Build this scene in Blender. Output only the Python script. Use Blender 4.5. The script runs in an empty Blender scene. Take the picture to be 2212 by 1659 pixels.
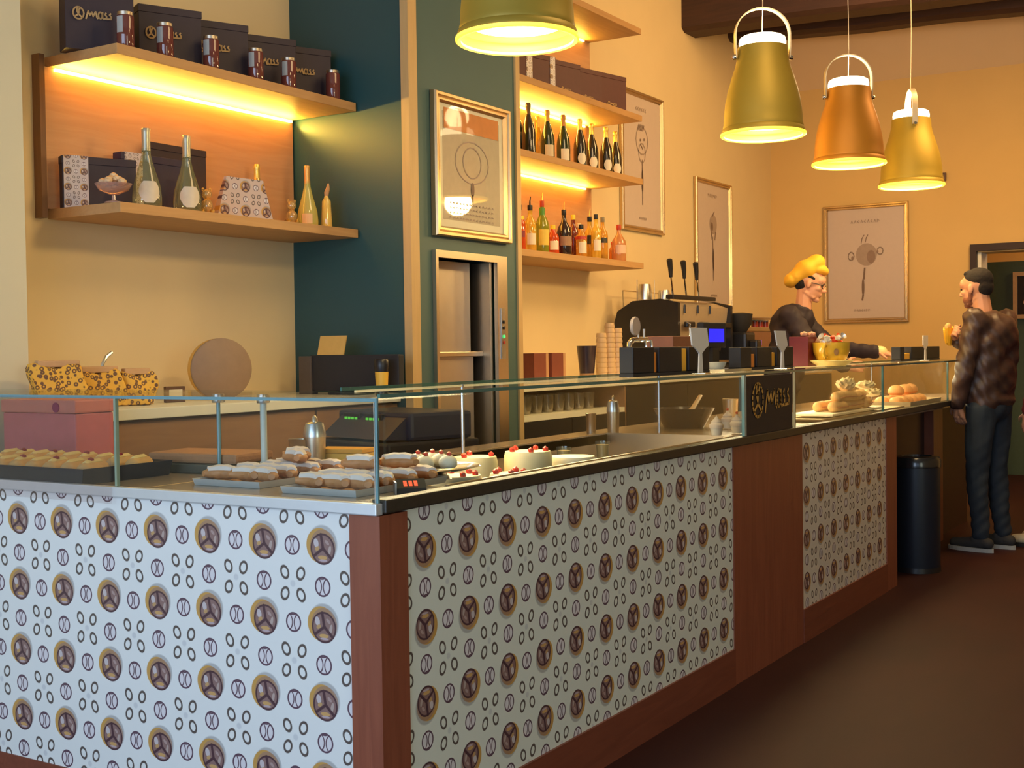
import bpy, bmesh, math, random
import numpy as np
from mathutils import Vector, Matrix
random.seed(7)
PI = math.pi
C = bpy.context.scene.collection
scene = bpy.context.scene

# ------------------------------------------------------------------ camera
F = 2710.0
RGT = Vector((0.84898, 0.52825, -0.013733))
UPV = Vector((-0.002242, 0.029591, 0.99956))
FWD = Vector((-0.52842, 0.848576, -0.026306))
CP = Vector((0, 0, 1.30))
cd = bpy.data.cameras.new('camera')
cam = bpy.data.objects.new('camera', cd); C.objects.link(cam)
cd.sensor_width = 36; cd.lens = F / 2212 * 36; cd.clip_start = 0.05; cd.clip_end = 100
cam.matrix_world = Matrix(((RGT.x, UPV.x, -FWD.x, CP.x), (RGT.y, UPV.y, -FWD.y, CP.y), (RGT.z, UPV.z, -FWD.z, CP.z), (0, 0, 0, 1)))
scene.camera = cam
def at(px, py, X=None, Y=None, Z=None):
    d = FWD + RGT * ((px - 1106) / F) - UPV * ((py - 829.5) / F)
    if X is not None: t = X / d.x
    elif Y is not None: t = Y / d.y
    else: t = (Z - CP.z) / d.z
    return CP + d * t

# ------------------------------------------------------------------ world, light, exposure
vs = scene.view_settings
vs.view_transform = 'Standard'; vs.look = 'None'; vs.exposure = 0.0; vs.gamma = 1.0
try: vs.use_curve_mapping = False
except Exception: pass
cy = scene.cycles; cy.use_adaptive_sampling = True; cy.adaptive_threshold = 0.03
cy.max_bounces = 6; cy.diffuse_bounces = 3; cy.glossy_bounces = 3; cy.transmission_bounces = 3; cy.transparent_max_bounces = 14
cy.caustics_reflective = False; cy.caustics_refractive = False
w = bpy.data.worlds.new('world'); scene.world = w; w.use_nodes = True
w.node_tree.nodes['Background'].inputs[0].default_value = (0.55, 0.72, 1.0, 1)
w.node_tree.nodes['Background'].inputs[1].default_value = 1.0
def area(name, loc, target, sx, sy, power, col):
    l = bpy.data.lights.new(name, 'AREA'); l.shape = 'RECTANGLE'; l.size = sx; l.size_y = sy; l.energy = power; l.color = col
    o = bpy.data.objects.new(name, l); C.objects.link(o); o.location = loc
    o.rotation_euler = (Vector(target) - Vector(loc)).to_track_quat('-Z', 'Y').to_euler(); return o
def point(name, loc, power, col, rad=0.05):
    l = bpy.data.lights.new(name, 'POINT'); l.energy = power; l.color = col; l.shadow_soft_size = rad
    o = bpy.data.objects.new(name, l); C.objects.link(o); o.location = loc; return o
WARM = (1.0, 0.60, 0.23)
area('window_daylight', (-2.3, -1.9, 1.7), (-2.3, 3, 1.2), 4.6, 2.6, 150, (0.60, 0.76, 1.0))
area('side_daylight_fill', (3.0, 0.8, 1.5), (-1.8, 3.0, 0.6), 1.6, 2.4, 46, (0.84, 0.93, 0.80))  # added daylight fill for the long counter; no door stands here
area('warm_wall_fill', (-1.2, 8.4, 4.0), (-3.0, 9.9, 2.3), 1.4, 1.8, 120, WARM)  # added warm fill for the far walls; no lamp hangs here
area('warm_shelf_fill', (-1.4, 4.6, 4.0), (-3.6, 5.4, 1.8), 1.2, 1.6, 38, (1.0, 0.68, 0.33))  # added warm fill aimed at the shelf wall, belongs to no lamp

# ------------------------------------------------------------------ materials
class S:
    """socket with arithmetic, for building node maths"""
    def __init__(s, nt, v): s.nt, s.v = nt, v
    def op(s, o, b=None, c=None):
        n = s.nt.nodes.new('ShaderNodeMath'); n.operation = o
        for i, x in enumerate((s, b, c)):
            if x is None: continue
            if isinstance(x, S): s.nt.links.new(x.v, n.inputs[i])
            else: n.inputs[i].default_value = float(x)
        return S(s.nt, n.outputs[0])
    def __add__(s, o): return s.op('ADD', o)
    def __sub__(s, o): return s.op('SUBTRACT', o)
    def __mul__(s, o): return s.op('MULTIPLY', o)
    def __truediv__(s, o): return s.op('DIVIDE', o)
    def abs(s): return s.op('ABSOLUTE')
    def fract(s): return s.op('FRACT')
    def sqrt(s): return s.op('SQRT')
def length(x, y): return (x * x + y * y).sqrt()
def below(d, t, aa=0.0006):
    r = ((d - t) * (-1.0 / aa) + 0.5); n = r.op('MAXIMUM', 0.0); return n.op('MINIMUM', 1.0)

def bsdf(m): return m.node_tree.nodes['Principled BSDF']
def new_mat(name):
    m = bpy.data.materials.new(name); m.use_nodes = True; return m
def mixcol(nt, fac, a, b):
    n = nt.nodes.new('ShaderNodeMix'); n.data_type = 'RGBA'
    if isinstance(fac, S): nt.links.new(fac.v, n.inputs[0])
    elif hasattr(fac, 'links'): nt.links.new(fac, n.inputs[0])
    else: n.inputs[0].default_value = fac
    for i, x in ((6, a), (7, b)):
        if hasattr(x, 'links'): nt.links.new(x, n.inputs[i])
        else: n.inputs[i].default_value = (*x, 1)
    return n.outputs[2]
MC = {}
def mat(name, col, rough=0.5, metal=0.0, var=0.12, scale=30.0, bump=0.0, emit=None, es=0.0, coat=0.0, sheen=0.0, trans=0.0):
    if name in MC: return MC[name]
    m = new_mat(name); nt = m.node_tree; b = bsdf(m)
    tc = nt.nodes.new('ShaderNodeTexCoord'); nz = nt.nodes.new('ShaderNodeTexNoise')
    nz.inputs['Scale'].default_value = scale; nz.inputs['Detail'].default_value = 3
    nt.links.new(tc.outputs['Object'], nz.inputs['Vector'])
    d = tuple(c * (1 - var) for c in col); l = tuple(min(1, c * (1 + var)) for c in col)
    nt.links.new(mixcol(nt, nz.outputs[0], d, l), b.inputs['Base Color'])
    b.inputs['Roughness'].default_value = rough; b.inputs['Metallic'].default_value = metal
    b.inputs['Coat Weight'].default_value = coat
    if sheen: b.inputs['Sheen Weight'].default_value = sheen
    if trans: b.inputs['Transmission Weight'].default_value = trans
    if bump:
        bp = nt.nodes.new('ShaderNodeBump'); bp.inputs['Strength'].default_value = bump; bp.inputs['Distance'].default_value = 0.01
        nt.links.new(nz.outputs[0], bp.inputs['Height']); nt.links.new(bp.outputs[0], b.inputs['Normal'])
    if emit:
        b.inputs['Emission Color'].default_value = (*emit, 1); b.inputs['Emission Strength'].default_value = es
    MC[name] = m; return m
def wood(name, c1, c2, axis='Y', rough=0.45, scale=1.0):
    if name in MC: return MC[name]
    m = new_mat(name); nt = m.node_tree; b = bsdf(m)
    tc = nt.nodes.new('ShaderNodeTexCoord'); mp = nt.nodes.new('ShaderNodeMapping')
    s = {'X': (1.2, 14, 14), 'Y': (14, 1.2, 14), 'Z': (14, 14, 1.2)}[axis]
    mp.inputs['Scale'].default_value = [x * scale for x in s]
    nt.links.new(tc.outputs['Object'], mp.inputs[0])
    nz = nt.nodes.new('ShaderNodeTexNoise'); nz.inputs['Scale'].default_value = 2.2; nz.inputs['Detail'].default_value = 7; nz.inputs['Distortion'].default_value = 1.4
    nt.links.new(mp.outputs[0], nz.inputs['Vector'])
    nt.links.new(mixcol(nt, nz.outputs[0], c1, c2), b.inputs['Base Color'])
    b.inputs['Roughness'].default_value = rough
    bp = nt.nodes.new('ShaderNodeBump'); bp.inputs['Strength'].default_value = 0.15; bp.inputs['Distance'].default_value = 0.004
    nt.links.new(nz.outputs[0], bp.inputs['Height']); nt.links.new(bp.outputs[0], b.inputs['Normal'])
    MC[name] = m; return m
def glass(name, tint=(0.93, 0.98, 0.96), refl=0.12, rough=0.03, body=0.0, bodycol=(1, 1, 1)):
    """clear sheet or vessel: transparent + fresnel gloss, optionally a little coloured body"""
    if name in MC: return MC[name]
    m = new_mat(name); nt = m.node_tree; nt.nodes.clear()
    out = nt.nodes.new('ShaderNodeOutputMaterial'); tr = nt.nodes.new('ShaderNodeBsdfTransparent'); gl = nt.nodes.new('ShaderNodeBsdfGlossy')
    tr.inputs[0].default_value = (*tint, 1); gl.inputs['Roughness'].default_value = rough
    nz = nt.nodes.new('ShaderNodeTexNoise'); nz.inputs['Scale'].default_value = 3
    lw = nt.nodes.new('ShaderNodeLayerWeight'); lw.inputs[0].default_value = 0.12
    f = S(nt, lw.outputs['Fresnel']) * 0.30 + refl * 0.25
    f = f + (S(nt, nz.outputs[0]) * 0.02)
    mx = nt.nodes.new('ShaderNodeMixShader'); nt.links.new(f.v, mx.inputs[0]); 
    base = tr.outputs[0]
    if body:
        df = nt.nodes.new('ShaderNodeBsdfDiffuse'); df.inputs[0].default_value = (*bodycol, 1)
        m2 = nt.nodes.new('ShaderNodeMixShader'); m2.inputs[0].default_value = body
        nt.links.new(base, m2.inputs[1]); nt.links.new(df.outputs[0], m2.inputs[2]); base = m2.outputs[0]
    nt.links.new(base, mx.inputs[1]); nt.links.new(gl.outputs[0], mx.inputs[2]); nt.links.new(mx.outputs[0], out.inputs[0])
    MC[name] = m; return m

def pattern(name, uaxis, u0, v0, p=0.1915, flip=False, base=(0.80, 0.82, 0.80)):
    """printed panel: kaiser-roll discs, small roundels and groups of four seed rings"""
    if name in MC: return MC[name]
    m = new_mat(name); nt = m.node_tree; b = bsdf(m)
    tc = nt.nodes.new('ShaderNodeTexCoord'); sp = nt.nodes.new('ShaderNodeSeparateXYZ'); nt.links.new(tc.outputs['Object'], sp.inputs[0])
    k = 0.1915 / p
    sg = -1.0 if flip else 1.0
    u = (S(nt, sp.outputs['XYZ'.index(uaxis)]) - u0) * (sg / p); v = (S(nt, sp.outputs[2]) - v0) * (sg / p)
    P0 = 0.1915
    au = ((u + 0.5).fract() - 0.5) * P0; av = ((v + 0.5).fract() - 0.5) * P0
    bu = (u.fract() - 0.5) * P0; bv = (v.fract() - 0.5) * P0
    AA = 0.0010
    col = None
    cur = [None]
    def layer(mask, c):
        a = cur[0] if cur[0] is not None else base
        cur[0] = mixcol(nt, mask, a, c)
    # faint dot in the middle of the ring group
    layer(below(length(bu, bv), 0.008, 0.004) * 0.5, (0.5, 0.52, 0.56))
    # rings
    qx = bu.abs() - 0.026; qy = bv.abs() - 0.0265
    s_ = (qx * 0.40 + qy * 0.92) / 0.0150; t_ = (qx * 0.92 - qy * 0.40) / 0.0116
    rr = length(s_, t_)
    layer(below((rr - 1.0).abs(), 0.24, 0.14), (0.11, 0.085, 0.075))
    # roundels
    for (x, y) in ((bu, av), (au, bv)):
        r = length(x, y)
        layer(below(r, 0.0240, AA), (0.74, 0.71, 0.74))
        inner = below(r, 0.0240, AA)
        g1 = (length(x + 0.0300, y) - 0.0265).abs(); g2 = (length(x - 0.0290, y + 0.001) - 0.0270).abs(); g3 = (length(x + 0.003, y - 0.040) - 0.0215).abs()
        for g in (g1, g2, g3): layer(below(g, 0.0017, AA) * inner, (0.13, 0.075, 0.10))
        layer(below((r - 0.0226).abs(), 0.0023, AA), (0.12, 0.065, 0.095))
    # kaiser roll discs
    layer(below(length(au - 0.002, av - 0.009), 0.0460, 0.004) * 0.7, (0.34, 0.34, 0.34))
    layer(below(length(au + 0.0065, av - 0.0045), 0.0430, 0.0015), (0.58, 0.33, 0.09))
    layer(below(length(au - 0.003, av - 0.0045), 0.0400, 0.0015) * 0.8, (0.36, 0.22, 0.15))
    layer(below(length(au - 0.002, av + 0.0035), 0.0385, 0.0015), (0.085, 0.04, 0.05))
    def ell(cx, cy, rx, ry, ang, c, k=1.0):
        X = au - cx; Y = av - cy; ca, sa = math.cos(ang), math.sin(ang)
        layer(below(length((X * ca + Y * sa) / rx, (Y * ca - X * sa) / ry), 1.0, 0.12) * k, c)
    layer(below(length(au - 0.002, av + 0.0035), 0.0335, 0.0015), (0.27, 0.165, 0.15))
    ell(-0.0185, 0.010, 0.0075, 0.0115, 0.25, (0.62, 0.56, 0.57), 0.9); ell(-0.0150, -0.003, 0.0075, 0.0050, 0.5, (0.55, 0.34, 0.14), 0.9)
    ell(0.0235, -0.006, 0.0045, 0.0125, -0.25, (0.52, 0.42, 0.38), 0.8); ell(0.0160, 0.013, 0.0080, 0.0040, -0.7, (0.46, 0.34, 0.32), 0.8)
    ell(0.0015, -0.0245, 0.0145, 0.0050, 0.0, (0.60, 0.36, 0.14)); ell(0.003, -0.0315, 0.0130, 0.0028, 0.0, (0.52, 0.42, 0.46), 0.9)
    for ang, wd in ((1.75, 0.0042), (3.75, 0.0036), (5.55, 0.0040)):
        dx, dy = math.cos(ang), math.sin(ang); X = au - 0.003; Y = av + 0.002
        tt = (X * dx + Y * dy).op('MAXIMUM', 0.0).op('MINIMUM', 0.034)
        layer(below(length(X - tt * dx, Y - tt * dy), wd, 0.002), (0.085, 0.04, 0.05))
    nt.links.new(cur[0], b.inputs['Base Color']); b.inputs['Roughness'].default_value = 0.35
    MC[name] = m; return m

M_WALL = mat('cream_plaster', (0.80, 0.63, 0.36), 0.85, var=0.04, scale=4, bump=0.03)
M_WALLB = mat('cream_plaster_pier', (0.74, 0.70, 0.52), 0.85, var=0.04, scale=4)
M_BACKW = mat('ochre_plaster', (0.76, 0.50, 0.19), 0.85, var=0.04, scale=4, bump=0.03)
M_TEAL = mat('teal_paint', (0.022, 0.078, 0.088), 0.42, var=0.06, scale=5)
M_TEALF = mat('grey_teal_paint', (0.065, 0.125, 0.12), 0.55, var=0.06, scale=5)
M_OAK = wood('oak_shelf', (0.45, 0.24, 0.09), (0.62, 0.36, 0.15), 'Y', 0.5)
M_OAKB = wood('oak_back_panel', (0.50, 0.28, 0.14), (0.66, 0.42, 0.24), 'Y', 0.5, 0.8)
M_TRIM = wood('pale_oak_strip', (0.52, 0.34, 0.14), (0.66, 0.44, 0.2), 'Z', 0.5)
M_RED = wood('red_brown_wood', (0.19, 0.050, 0.026), (0.34, 0.105, 0.055), 'Z', 0.4)
M_REDH = wood('red_brown_wood_plinth', (0.15, 0.040, 0.022), (0.26, 0.075, 0.04), 'Y', 0.45)
M_DARKW = wood('dark_beam_wood', (0.022, 0.012, 0.010), (0.09, 0.035, 0.02), 'X', 0.6, 0.6)
M_CABW = wood('brown_cabinet_wood', (0.28, 0.14, 0.07), (0.40, 0.22, 0.11), 'Y', 0.5)
M_RIMS = mat('satin_steel_rim', (0.72, 0.76, 0.80), 0.42, 0.55, var=0.04)
M_STEEL = mat('brushed_steel', (0.62, 0.63, 0.65), 0.28, 1.0, var=0.05, scale=60)
M_STEELW = mat('warm_steel', (0.60, 0.50, 0.38), 0.34, 1.0, var=0.05, scale=60)
M_CHROME = mat('chrome', (0.8, 0.78, 0.74), 0.12, 1.0, var=0.02)
M_RIM = mat('dark_stone_edge', (0.035, 0.03, 0.022), 0.4, var=0.3, scale=80)
M_TOP = mat('brown_worktop', (0.30, 0.22, 0.15), 0.22, var=0.08, scale=10)
M_BLACK = mat('black_plastic', (0.012, 0.012, 0.016), 0.35, var=0.1)
M_BLACKM = mat('black_matt', (0.018, 0.017, 0.02), 0.7, var=0.1)
M_NAVY = mat('navy_card', (0.035, 0.022, 0.035), 0.6, var=0.12, scale=20)
M_NAVYS = mat('navy_sign', (0.008, 0.012, 0.022), 0.5, var=0.1, scale=20)
M_GOLD = mat('gold_ink', (0.62, 0.36, 0.09), 0.5, var=0.05)
M_GOLDF = mat('gold_foil', (0.85, 0.55, 0.12), 0.3, 0.8, var=0.15, scale=80)
M_BRONZE = mat('bronze_frame', (0.55, 0.38, 0.20), 0.28, 0.9, var=0.06)
M_SILVF = mat('champagne_frame', (0.62, 0.46, 0.26), 0.25, 0.9, var=0.06)
M_WHITE = mat('white_card', (0.80, 0.78, 0.74), 0.6, var=0.03)
M_CREAM = mat('cream', (0.90, 0.84, 0.68), 0.5, var=0.04)
M_PAPER = mat('poster_paper', (0.62, 0.50, 0.44), 0.6, var=0.03)
M_INK = mat('grey_ink', (0.20, 0.13, 0.10), 0.7, var=0.1)
M_INKL = mat('pale_grey_ink', (0.40, 0.30, 0.25), 0.7, var=0.1)
M_YEL = mat('yellow_paper', (0.90, 0.52, 0.06), 0.5, var=0.06)
M_ORG = mat('orange_paper', (0.85, 0.30, 0.04), 0.5, var=0.06)
M_GLASS = glass('clear_glass')
M_PANE = glass('pane_glass', (0.95, 0.98, 0.97), 0.06)
M_EDGE = mat('green_glass_edge', (0.06, 0.17, 0.15), 0.15, var=0.1, coat=0.5)
M_EDGEB = mat('blue_green_glass_edge', (0.16, 0.32, 0.36), 0.15, var=0.1, coat=0.5)
M_SKIN = mat('skin', (0.62, 0.30, 0.18), 0.5, var=0.06, scale=14)
M_HAIR = mat('dark_hair', (0.010, 0.006, 0.006), 0.9, var=0.3, scale=60, bump=0.3)

# ------------------------------------------------------------------ mesh helpers
def box(bm, x0, y0, z0, x1, y1, z1, bev=0.0, rot=None, about=None):
    g = bmesh.ops.create_cube(bm, size=1.0)
    vs_ = g['verts']
    for v in vs_: v.co = Vector(((x0 + x1) / 2 + v.co.x * (x1 - x0), (y0 + y1) / 2 + v.co.y * (y1 - y0), (z0 + z1) / 2 + v.co.z * (z1 - z0)))
    if bev:
        es = list({e for v in vs_ for e in v.link_edges})
        r = bmesh.ops.bevel(bm, geom=es, offset=bev, segments=2, profile=0.6, affect='EDGES', clamp_overlap=True)
        vs_ = list({v for f in r['faces'] for v in f.verts} | {v for v in vs_ if v.is_valid})
    if rot is not None:
        c = Vector(about if about is not None else ((x0 + x1) / 2, (y0 + y1) / 2, (z0 + z1) / 2))
        mm = Matrix.Rotation(rot, 3, 'Z')
        for v in vs_:
            if v.is_valid: v.co = mm @ (v.co - c) + c
    return vs_
def lathe(bm, prof, seg=24, c=(0, 0, 0), a0=0.0, a1=2 * PI, M=None):
    full = abs(a1 - a0 - 2 * PI) < 1e-6
    n = seg if full else seg + 1
    rings = []
    for r, z in prof:
        if r < 1e-6: ring = [bm.verts.new((0, 0, z))]
        else: ring = [bm.verts.new((r * math.cos(a0 + (a1 - a0) * i / seg), r * math.sin(a0 + (a1 - a0) * i / seg), z)) for i in range(n)]
        rings.append(ring)
    for A, B in zip(rings, rings[1:]):
        for i in range(seg):
            j = (i + 1) % n if full else i + 1
            a, b_, c_, d = A[i % len(A)], A[j % len(A)], B[j % len(B)], B[i % len(B)]
            f = [a, b_, c_, d]; u = []
            for q in f:
                if q not in u: u.append(q)
            if len(u) >= 3:
                try: bm.faces.new(u)
                except ValueError: pass
    for ring in rings:
        for v in ring:
            if M is not None: v.co = M @ v.co
            v.co += Vector(c)
def tube(bm, pts, r, seg=8, flat=None, closed=False):
    """sweep a circle (or flattened ellipse) along points; r number or list"""
    pts = [Vector(p) for p in pts]; n = len(pts); rings = []
    up = None
    for i, p in enumerate(pts):
        if closed: t = pts[(i + 1) % n] - pts[i - 1]
        else: t = pts[min(i + 1, n - 1)] - pts[max(i - 1, 0)]
        t.normalize()
        if up is None:
            up = Vector((0, 0, 1)) if abs(t.z) < 0.9 else Vector((1, 0, 0))
        a = t.cross(up); 
        if a.length < 1e-5: a = t.cross(Vector((0, 1, 0)))
        a.normalize(); b_ = a.cross(t).normalized(); up = b_
        rr = r[i] if isinstance(r, (list, tuple)) else r
        fl = flat if flat else 1.0
        rings.append([bm.verts.new(p + a * (rr * math.cos(2 * PI * k / seg)) + b_ * (rr * fl * math.sin(2 * PI * k / seg))) for k in range(seg)])
    m_ = n if closed else n - 1
    for i in range(m_):
        A, B = rings[i], rings[(i + 1) % n]
        for k in range(seg):
            bm.faces.new((A[k], A[(k + 1) % seg], B[(k + 1) % seg], B[k]))
    if not closed:
        bm.faces.new(rings[0][::-1]); bm.faces.new(rings[-1])
def ball(bm, c, r, sub=2, M=None):
    g = bmesh.ops.create_icosphere(bm, subdivisions=sub, radius=1.0)
    rr = r if isinstance(r, (tuple, list)) else (r, r, r)
    for v in g['verts']:
        q = Vector((v.co.x * rr[0], v.co.y * rr[1], v.co.z * rr[2]))
        if M is not None: q = M @ q
        v.co = q + Vector(c)
    return g['verts']
def cap(bm, p0, p1, r0, r1, sub=2):
    """tapered capsule (hull of two spheres)"""
    t = bmesh.new(); ball(t, p0, r0, sub); ball(t, p1, r1, sub)
    res = bmesh.ops.convex_hull(t, input=t.verts[:])
    junk = [g for g in res['geom_interior'] + res['geom_unused'] if isinstance(g, bmesh.types.BMVert)]
    if junk: bmesh.ops.delete(t, geom=list(set(junk)), context='VERTS')
    me = bpy.data.meshes.new('t'); t.to_mesh(me); t.free(); bm.from_mesh(me); bpy.data.meshes.remove(me)
def prism(bm, pts, axis, a0, a1):
    """extrude a polygon (2D points) along an axis between a0 and a1"""
    def P(p, a): return {'X': (a, p[0], p[1]), 'Y': (p[0], a, p[1]), 'Z': (p[0], p[1], a)}[axis]
    A = [bm.verts.new(P(p, a0)) for p in pts]; B = [bm.verts.new(P(p, a1)) for p in pts]; n = len(pts)
    bm.faces.new(A); bm.faces.new(B[::-1])
    for i in range(n): bm.faces.new((A[i], B[i], B[(i + 1) % n], A[(i + 1) % n]))
def link(name, bm, m, parent=None, smooth=False, sub=True):
    bmesh.ops.recalc_face_normals(bm, faces=bm.faces[:])
    me = bpy.data.meshes.new(name); bm.to_mesh(me); bm.free()
    if m is not None: me.materials.append(m)
    if smooth:
        for p in me.polygons: p.use_smooth = True
        try: me.set_sharp_from_angle(angle=math.radians(40))
        except Exception: pass
    o = bpy.data.objects.new(name, me); C.objects.link(o)
    if parent is not None: o.parent = parent
    return o
def base_of(o):
    v = Vector(o.location)
    while o.parent: o = o.parent; v += Vector(o.location)
    return v
def part(name, bm, m, parent, smooth=False, world=False, label=None):
    if world:
        off = base_of(parent)
        for v in bm.verts: v.co -= off
    o = link(name, bm, m, parent, smooth)
    if label: o['label'] = label
    return o
def wbox(name, m, parent, *b, bev=0.0, label=None):
    bm = bmesh.new(); box(bm, *b, bev=bev); return part(name, bm, m, parent, world=True, label=label)
def lbox(name, m, parent, *b, bev=0.0, label=None):
    bm = bmesh.new(); box(bm, *b, bev=bev); return part(name, bm, m, parent, label=label)
def tag(o, label, cat, group=None, kind=None):
    o['label'] = label; o['category'] = cat
    if group: o['group'] = group
    if kind: o['kind'] = kind
    return o
def thing(name, label, cat, loc=(0, 0, 0), rz=0.0, group=None):
    o = bpy.data.objects.new(name, None); C.objects.link(o); o.empty_display_size = 0.1
    o.location = loc; o.rotation_euler = (0, 0, rz); return tag(o, label, cat, group)
def struct(name, bm, m, parent=None):
    o = link(name, bm, m, parent)
    if parent is None: o['kind'] = 'structure'
    return o
def sbox(name, m, *b, parent=None):
    bm = bmesh.new(); box(bm, *b); return struct(name, bm, m, parent)
def dup(root, loc, label, rz=None, group=None):
    r = root.copy(); C.objects.link(r); r.location = loc; r['label'] = label
    if rz is not None: r.rotation_euler = (0, 0, rz)
    if group: r['group'] = group
    for ch in list(root.children):
        c = ch.copy(); C.objects.link(c); c.parent = r
        for g in list(ch.children):
            d = g.copy(); C.objects.link(d); d.parent = c
    return r
def remesh(name, bm, m, parent, voxel=0.007, smooth_it=4):
    me = bpy.data.meshes.new(name); bm.to_mesh(me); bm.free()
    o = bpy.data.objects.new(name, me); C.objects.link(o)
    r = o.modifiers.new('r', 'REMESH'); r.mode = 'VOXEL'; r.voxel_size = voxel; r.use_smooth_shade = True
    s = o.modifiers.new('s', 'SMOOTH'); s.factor = 0.5; s.iterations = smooth_it
    dg = bpy.context.evaluated_depsgraph_get(); dg.update()
    nm = bpy.data.meshes.new_from_object(o.evaluated_get(dg))
    o.modifiers.clear(); o.data = nm; nm.materials.clear(); nm.materials.append(m)
    for p in nm.polygons: p.use_smooth = True
    bpy.data.meshes.remove(me)
    if parent is not None: o.parent = parent
    return o
def ripple(me, fn):
    n = len(me.vertices); co = np.empty(n * 3); nn = np.empty(n * 3)
    me.vertices.foreach_get('co', co); me.vertex_normals.foreach_get('vector', nn)
    co = co.reshape(-1, 3); nn = nn.reshape(-1, 3)
    co += nn * fn(co[:, 0], co[:, 1], co[:, 2])[:, None]
    me.vertices.foreach_set('co', co.ravel()); me.update()
# logo strokes: unit letters, x right, y up
def ellipse(cx, cy, rx, ry, n=14, a0=0.0): return [(cx + rx * math.cos(a0 + 2 * PI * i / n), cy + ry * math.sin(a0 + 2 * PI * i / n)) for i in range(n + 1)]
LOGO = [ellipse(-1.0, 0.05, 0.72, 0.82, 18),
        [(-1.15, 0.82), (-1.18, 0.3), (-1.0, -0.12), (-1.5, -0.5)], [(-0.75, 0.75), (-0.95, 0.3), (-1.0, -0.12), (-0.55, -0.48)], [(-1.12, 0.55), (-0.85, 0.4)]]
WORD = [[(0.0, -0.6), (0.33, 0.5), (0.52, -0.12), (0.82, 0.38), (0.98, -0.18), (1.32, 0.5), (1.5, -0.3), (1.62, -0.42)],
        ellipse(1.96, 0.05, 0.27, 0.44, 12), [(2.27, 0.48), (2.25, -0.2), (2.4, -0.38)],
        [(2.75, 0.48), (2.62, 0.25), (2.82, 0.02), (2.8, -0.28), (2.4, -0.36)],
        [(3.38, 0.48), (3.22, 0.25), (3.46, 0.02), (3.42, -0.28), (2.8, -0.34)]]
def logo(parent, origin, udir, size, m=M_GOLD, wdt=0.075, word=True, offset=0.002, name='logo_print'):
    """flat lettering on a vertical face; origin = middle of the m's left, udir = reading direction"""
    bm = bmesh.new(); u = Vector(udir).normalized(); n = u.cross(Vector((0, 0, 1)))
    def P(x, y): return Vector(origin) + u * (x * size) + Vector((0, 0, 1)) * (y * size) + n * offset
    for s_ in LOGO + (WORD if word else []):
        for (a, b_) in zip(s_, s_[1:]):
            A, B = Vector(a), Vector(b_); d = (B - A)
            if d.length < 1e-6: continue
            d.normalize(); q = Vector((-d.y, d.x)) * wdt; e = d * wdt * 0.5
            c4 = [A - e + q, B + e + q, B + e - q, A - e - q]
            bm.faces.new([bm.verts.new(P(*c)) for c in c4])
    return part(name, bm, m, parent)

# ------------------------------------------------------------------ room
XW = -4.2; YB = 11.43; ZC = 4.35
sbox('floor', None, -6, -3, -0.1, 5, 15, 0)
fl = bpy.data.objects['floor']
fm = new_mat('dark_floor'); nt = fm.node_tree; b = bsdf(fm)
tc = nt.nodes.new('ShaderNodeTexCoord'); nz = nt.nodes.new('ShaderNodeTexNoise'); nz.inputs['Scale'].default_value = 1.7; nz.inputs['Detail'].default_value = 5
mp = nt.nodes.new('ShaderNodeMapping'); mp.inputs['Scale'].default_value = (1.6, 0.6, 1); nt.links.new(tc.outputs['Object'], mp.inputs[0]); nt.links.new(mp.outputs[0], nz.inputs['Vector'])
nt.links.new(mixcol(nt, nz.outputs[0], (0.015, 0.005, 0.007), (0.055, 0.013, 0.011)), b.inputs['Base Color']); b.inputs['Roughness'].default_value = 0.6; b.inputs['Specular IOR Level'].default_value = 0.2
fl.data.materials.clear(); fl.data.materials.append(fm)
sbox('wall_left', M_WALL, XW - 0.2, -2.2, 0, XW, YB + 0.2, ZC)
sbox('trim_1', M_WALLB, XW, -2.2, 0, -3.95, 2.98, ZC).name = 'wall_left_pier'
bm = bmesh.new()   # back wall with door opening
box(bm, XW, YB, 0, -2.33, YB + 0.25, ZC); box(bm, -1.25, YB, 0, 4.2, YB + 0.25, ZC); box(bm, -2.33, YB, 2.10, -1.25, YB + 0.25, ZC)
struct('wall_back', bm, M_BACKW)
bm = bmesh.new(); prism(bm, [(YB, 3.685), (10.55, ZC), (YB, ZC)], 'X', XW, 4.2)
struct('ceiling_slope', bm, mat('ceiling_slope_plaster', (0.82, 0.62, 0.38), 0.9, var=0.03, scale=4))
sbox('ceiling', mat('ceiling_plaster', (0.7, 0.62, 0.5), 0.9, var=0.03, scale=4), XW, -2.2, ZC, 4.2, YB + 0.2, ZC + 0.1)
sbox('wall_right', M_WALL, 4.2, -2.2, 0, 4.4, YB + 0.2, ZC)
bm = bmesh.new(); box(bm, XW, -2.3, 0, 4.4, -2.1, 0.35); box(bm, XW, -2.3, 3.05, 4.4, -2.1, ZC); box(bm, 3.0, -2.3, 0.35, 4.4, -2.1, 3.05)
struct('wall_front', bm, M_WALLB)
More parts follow.
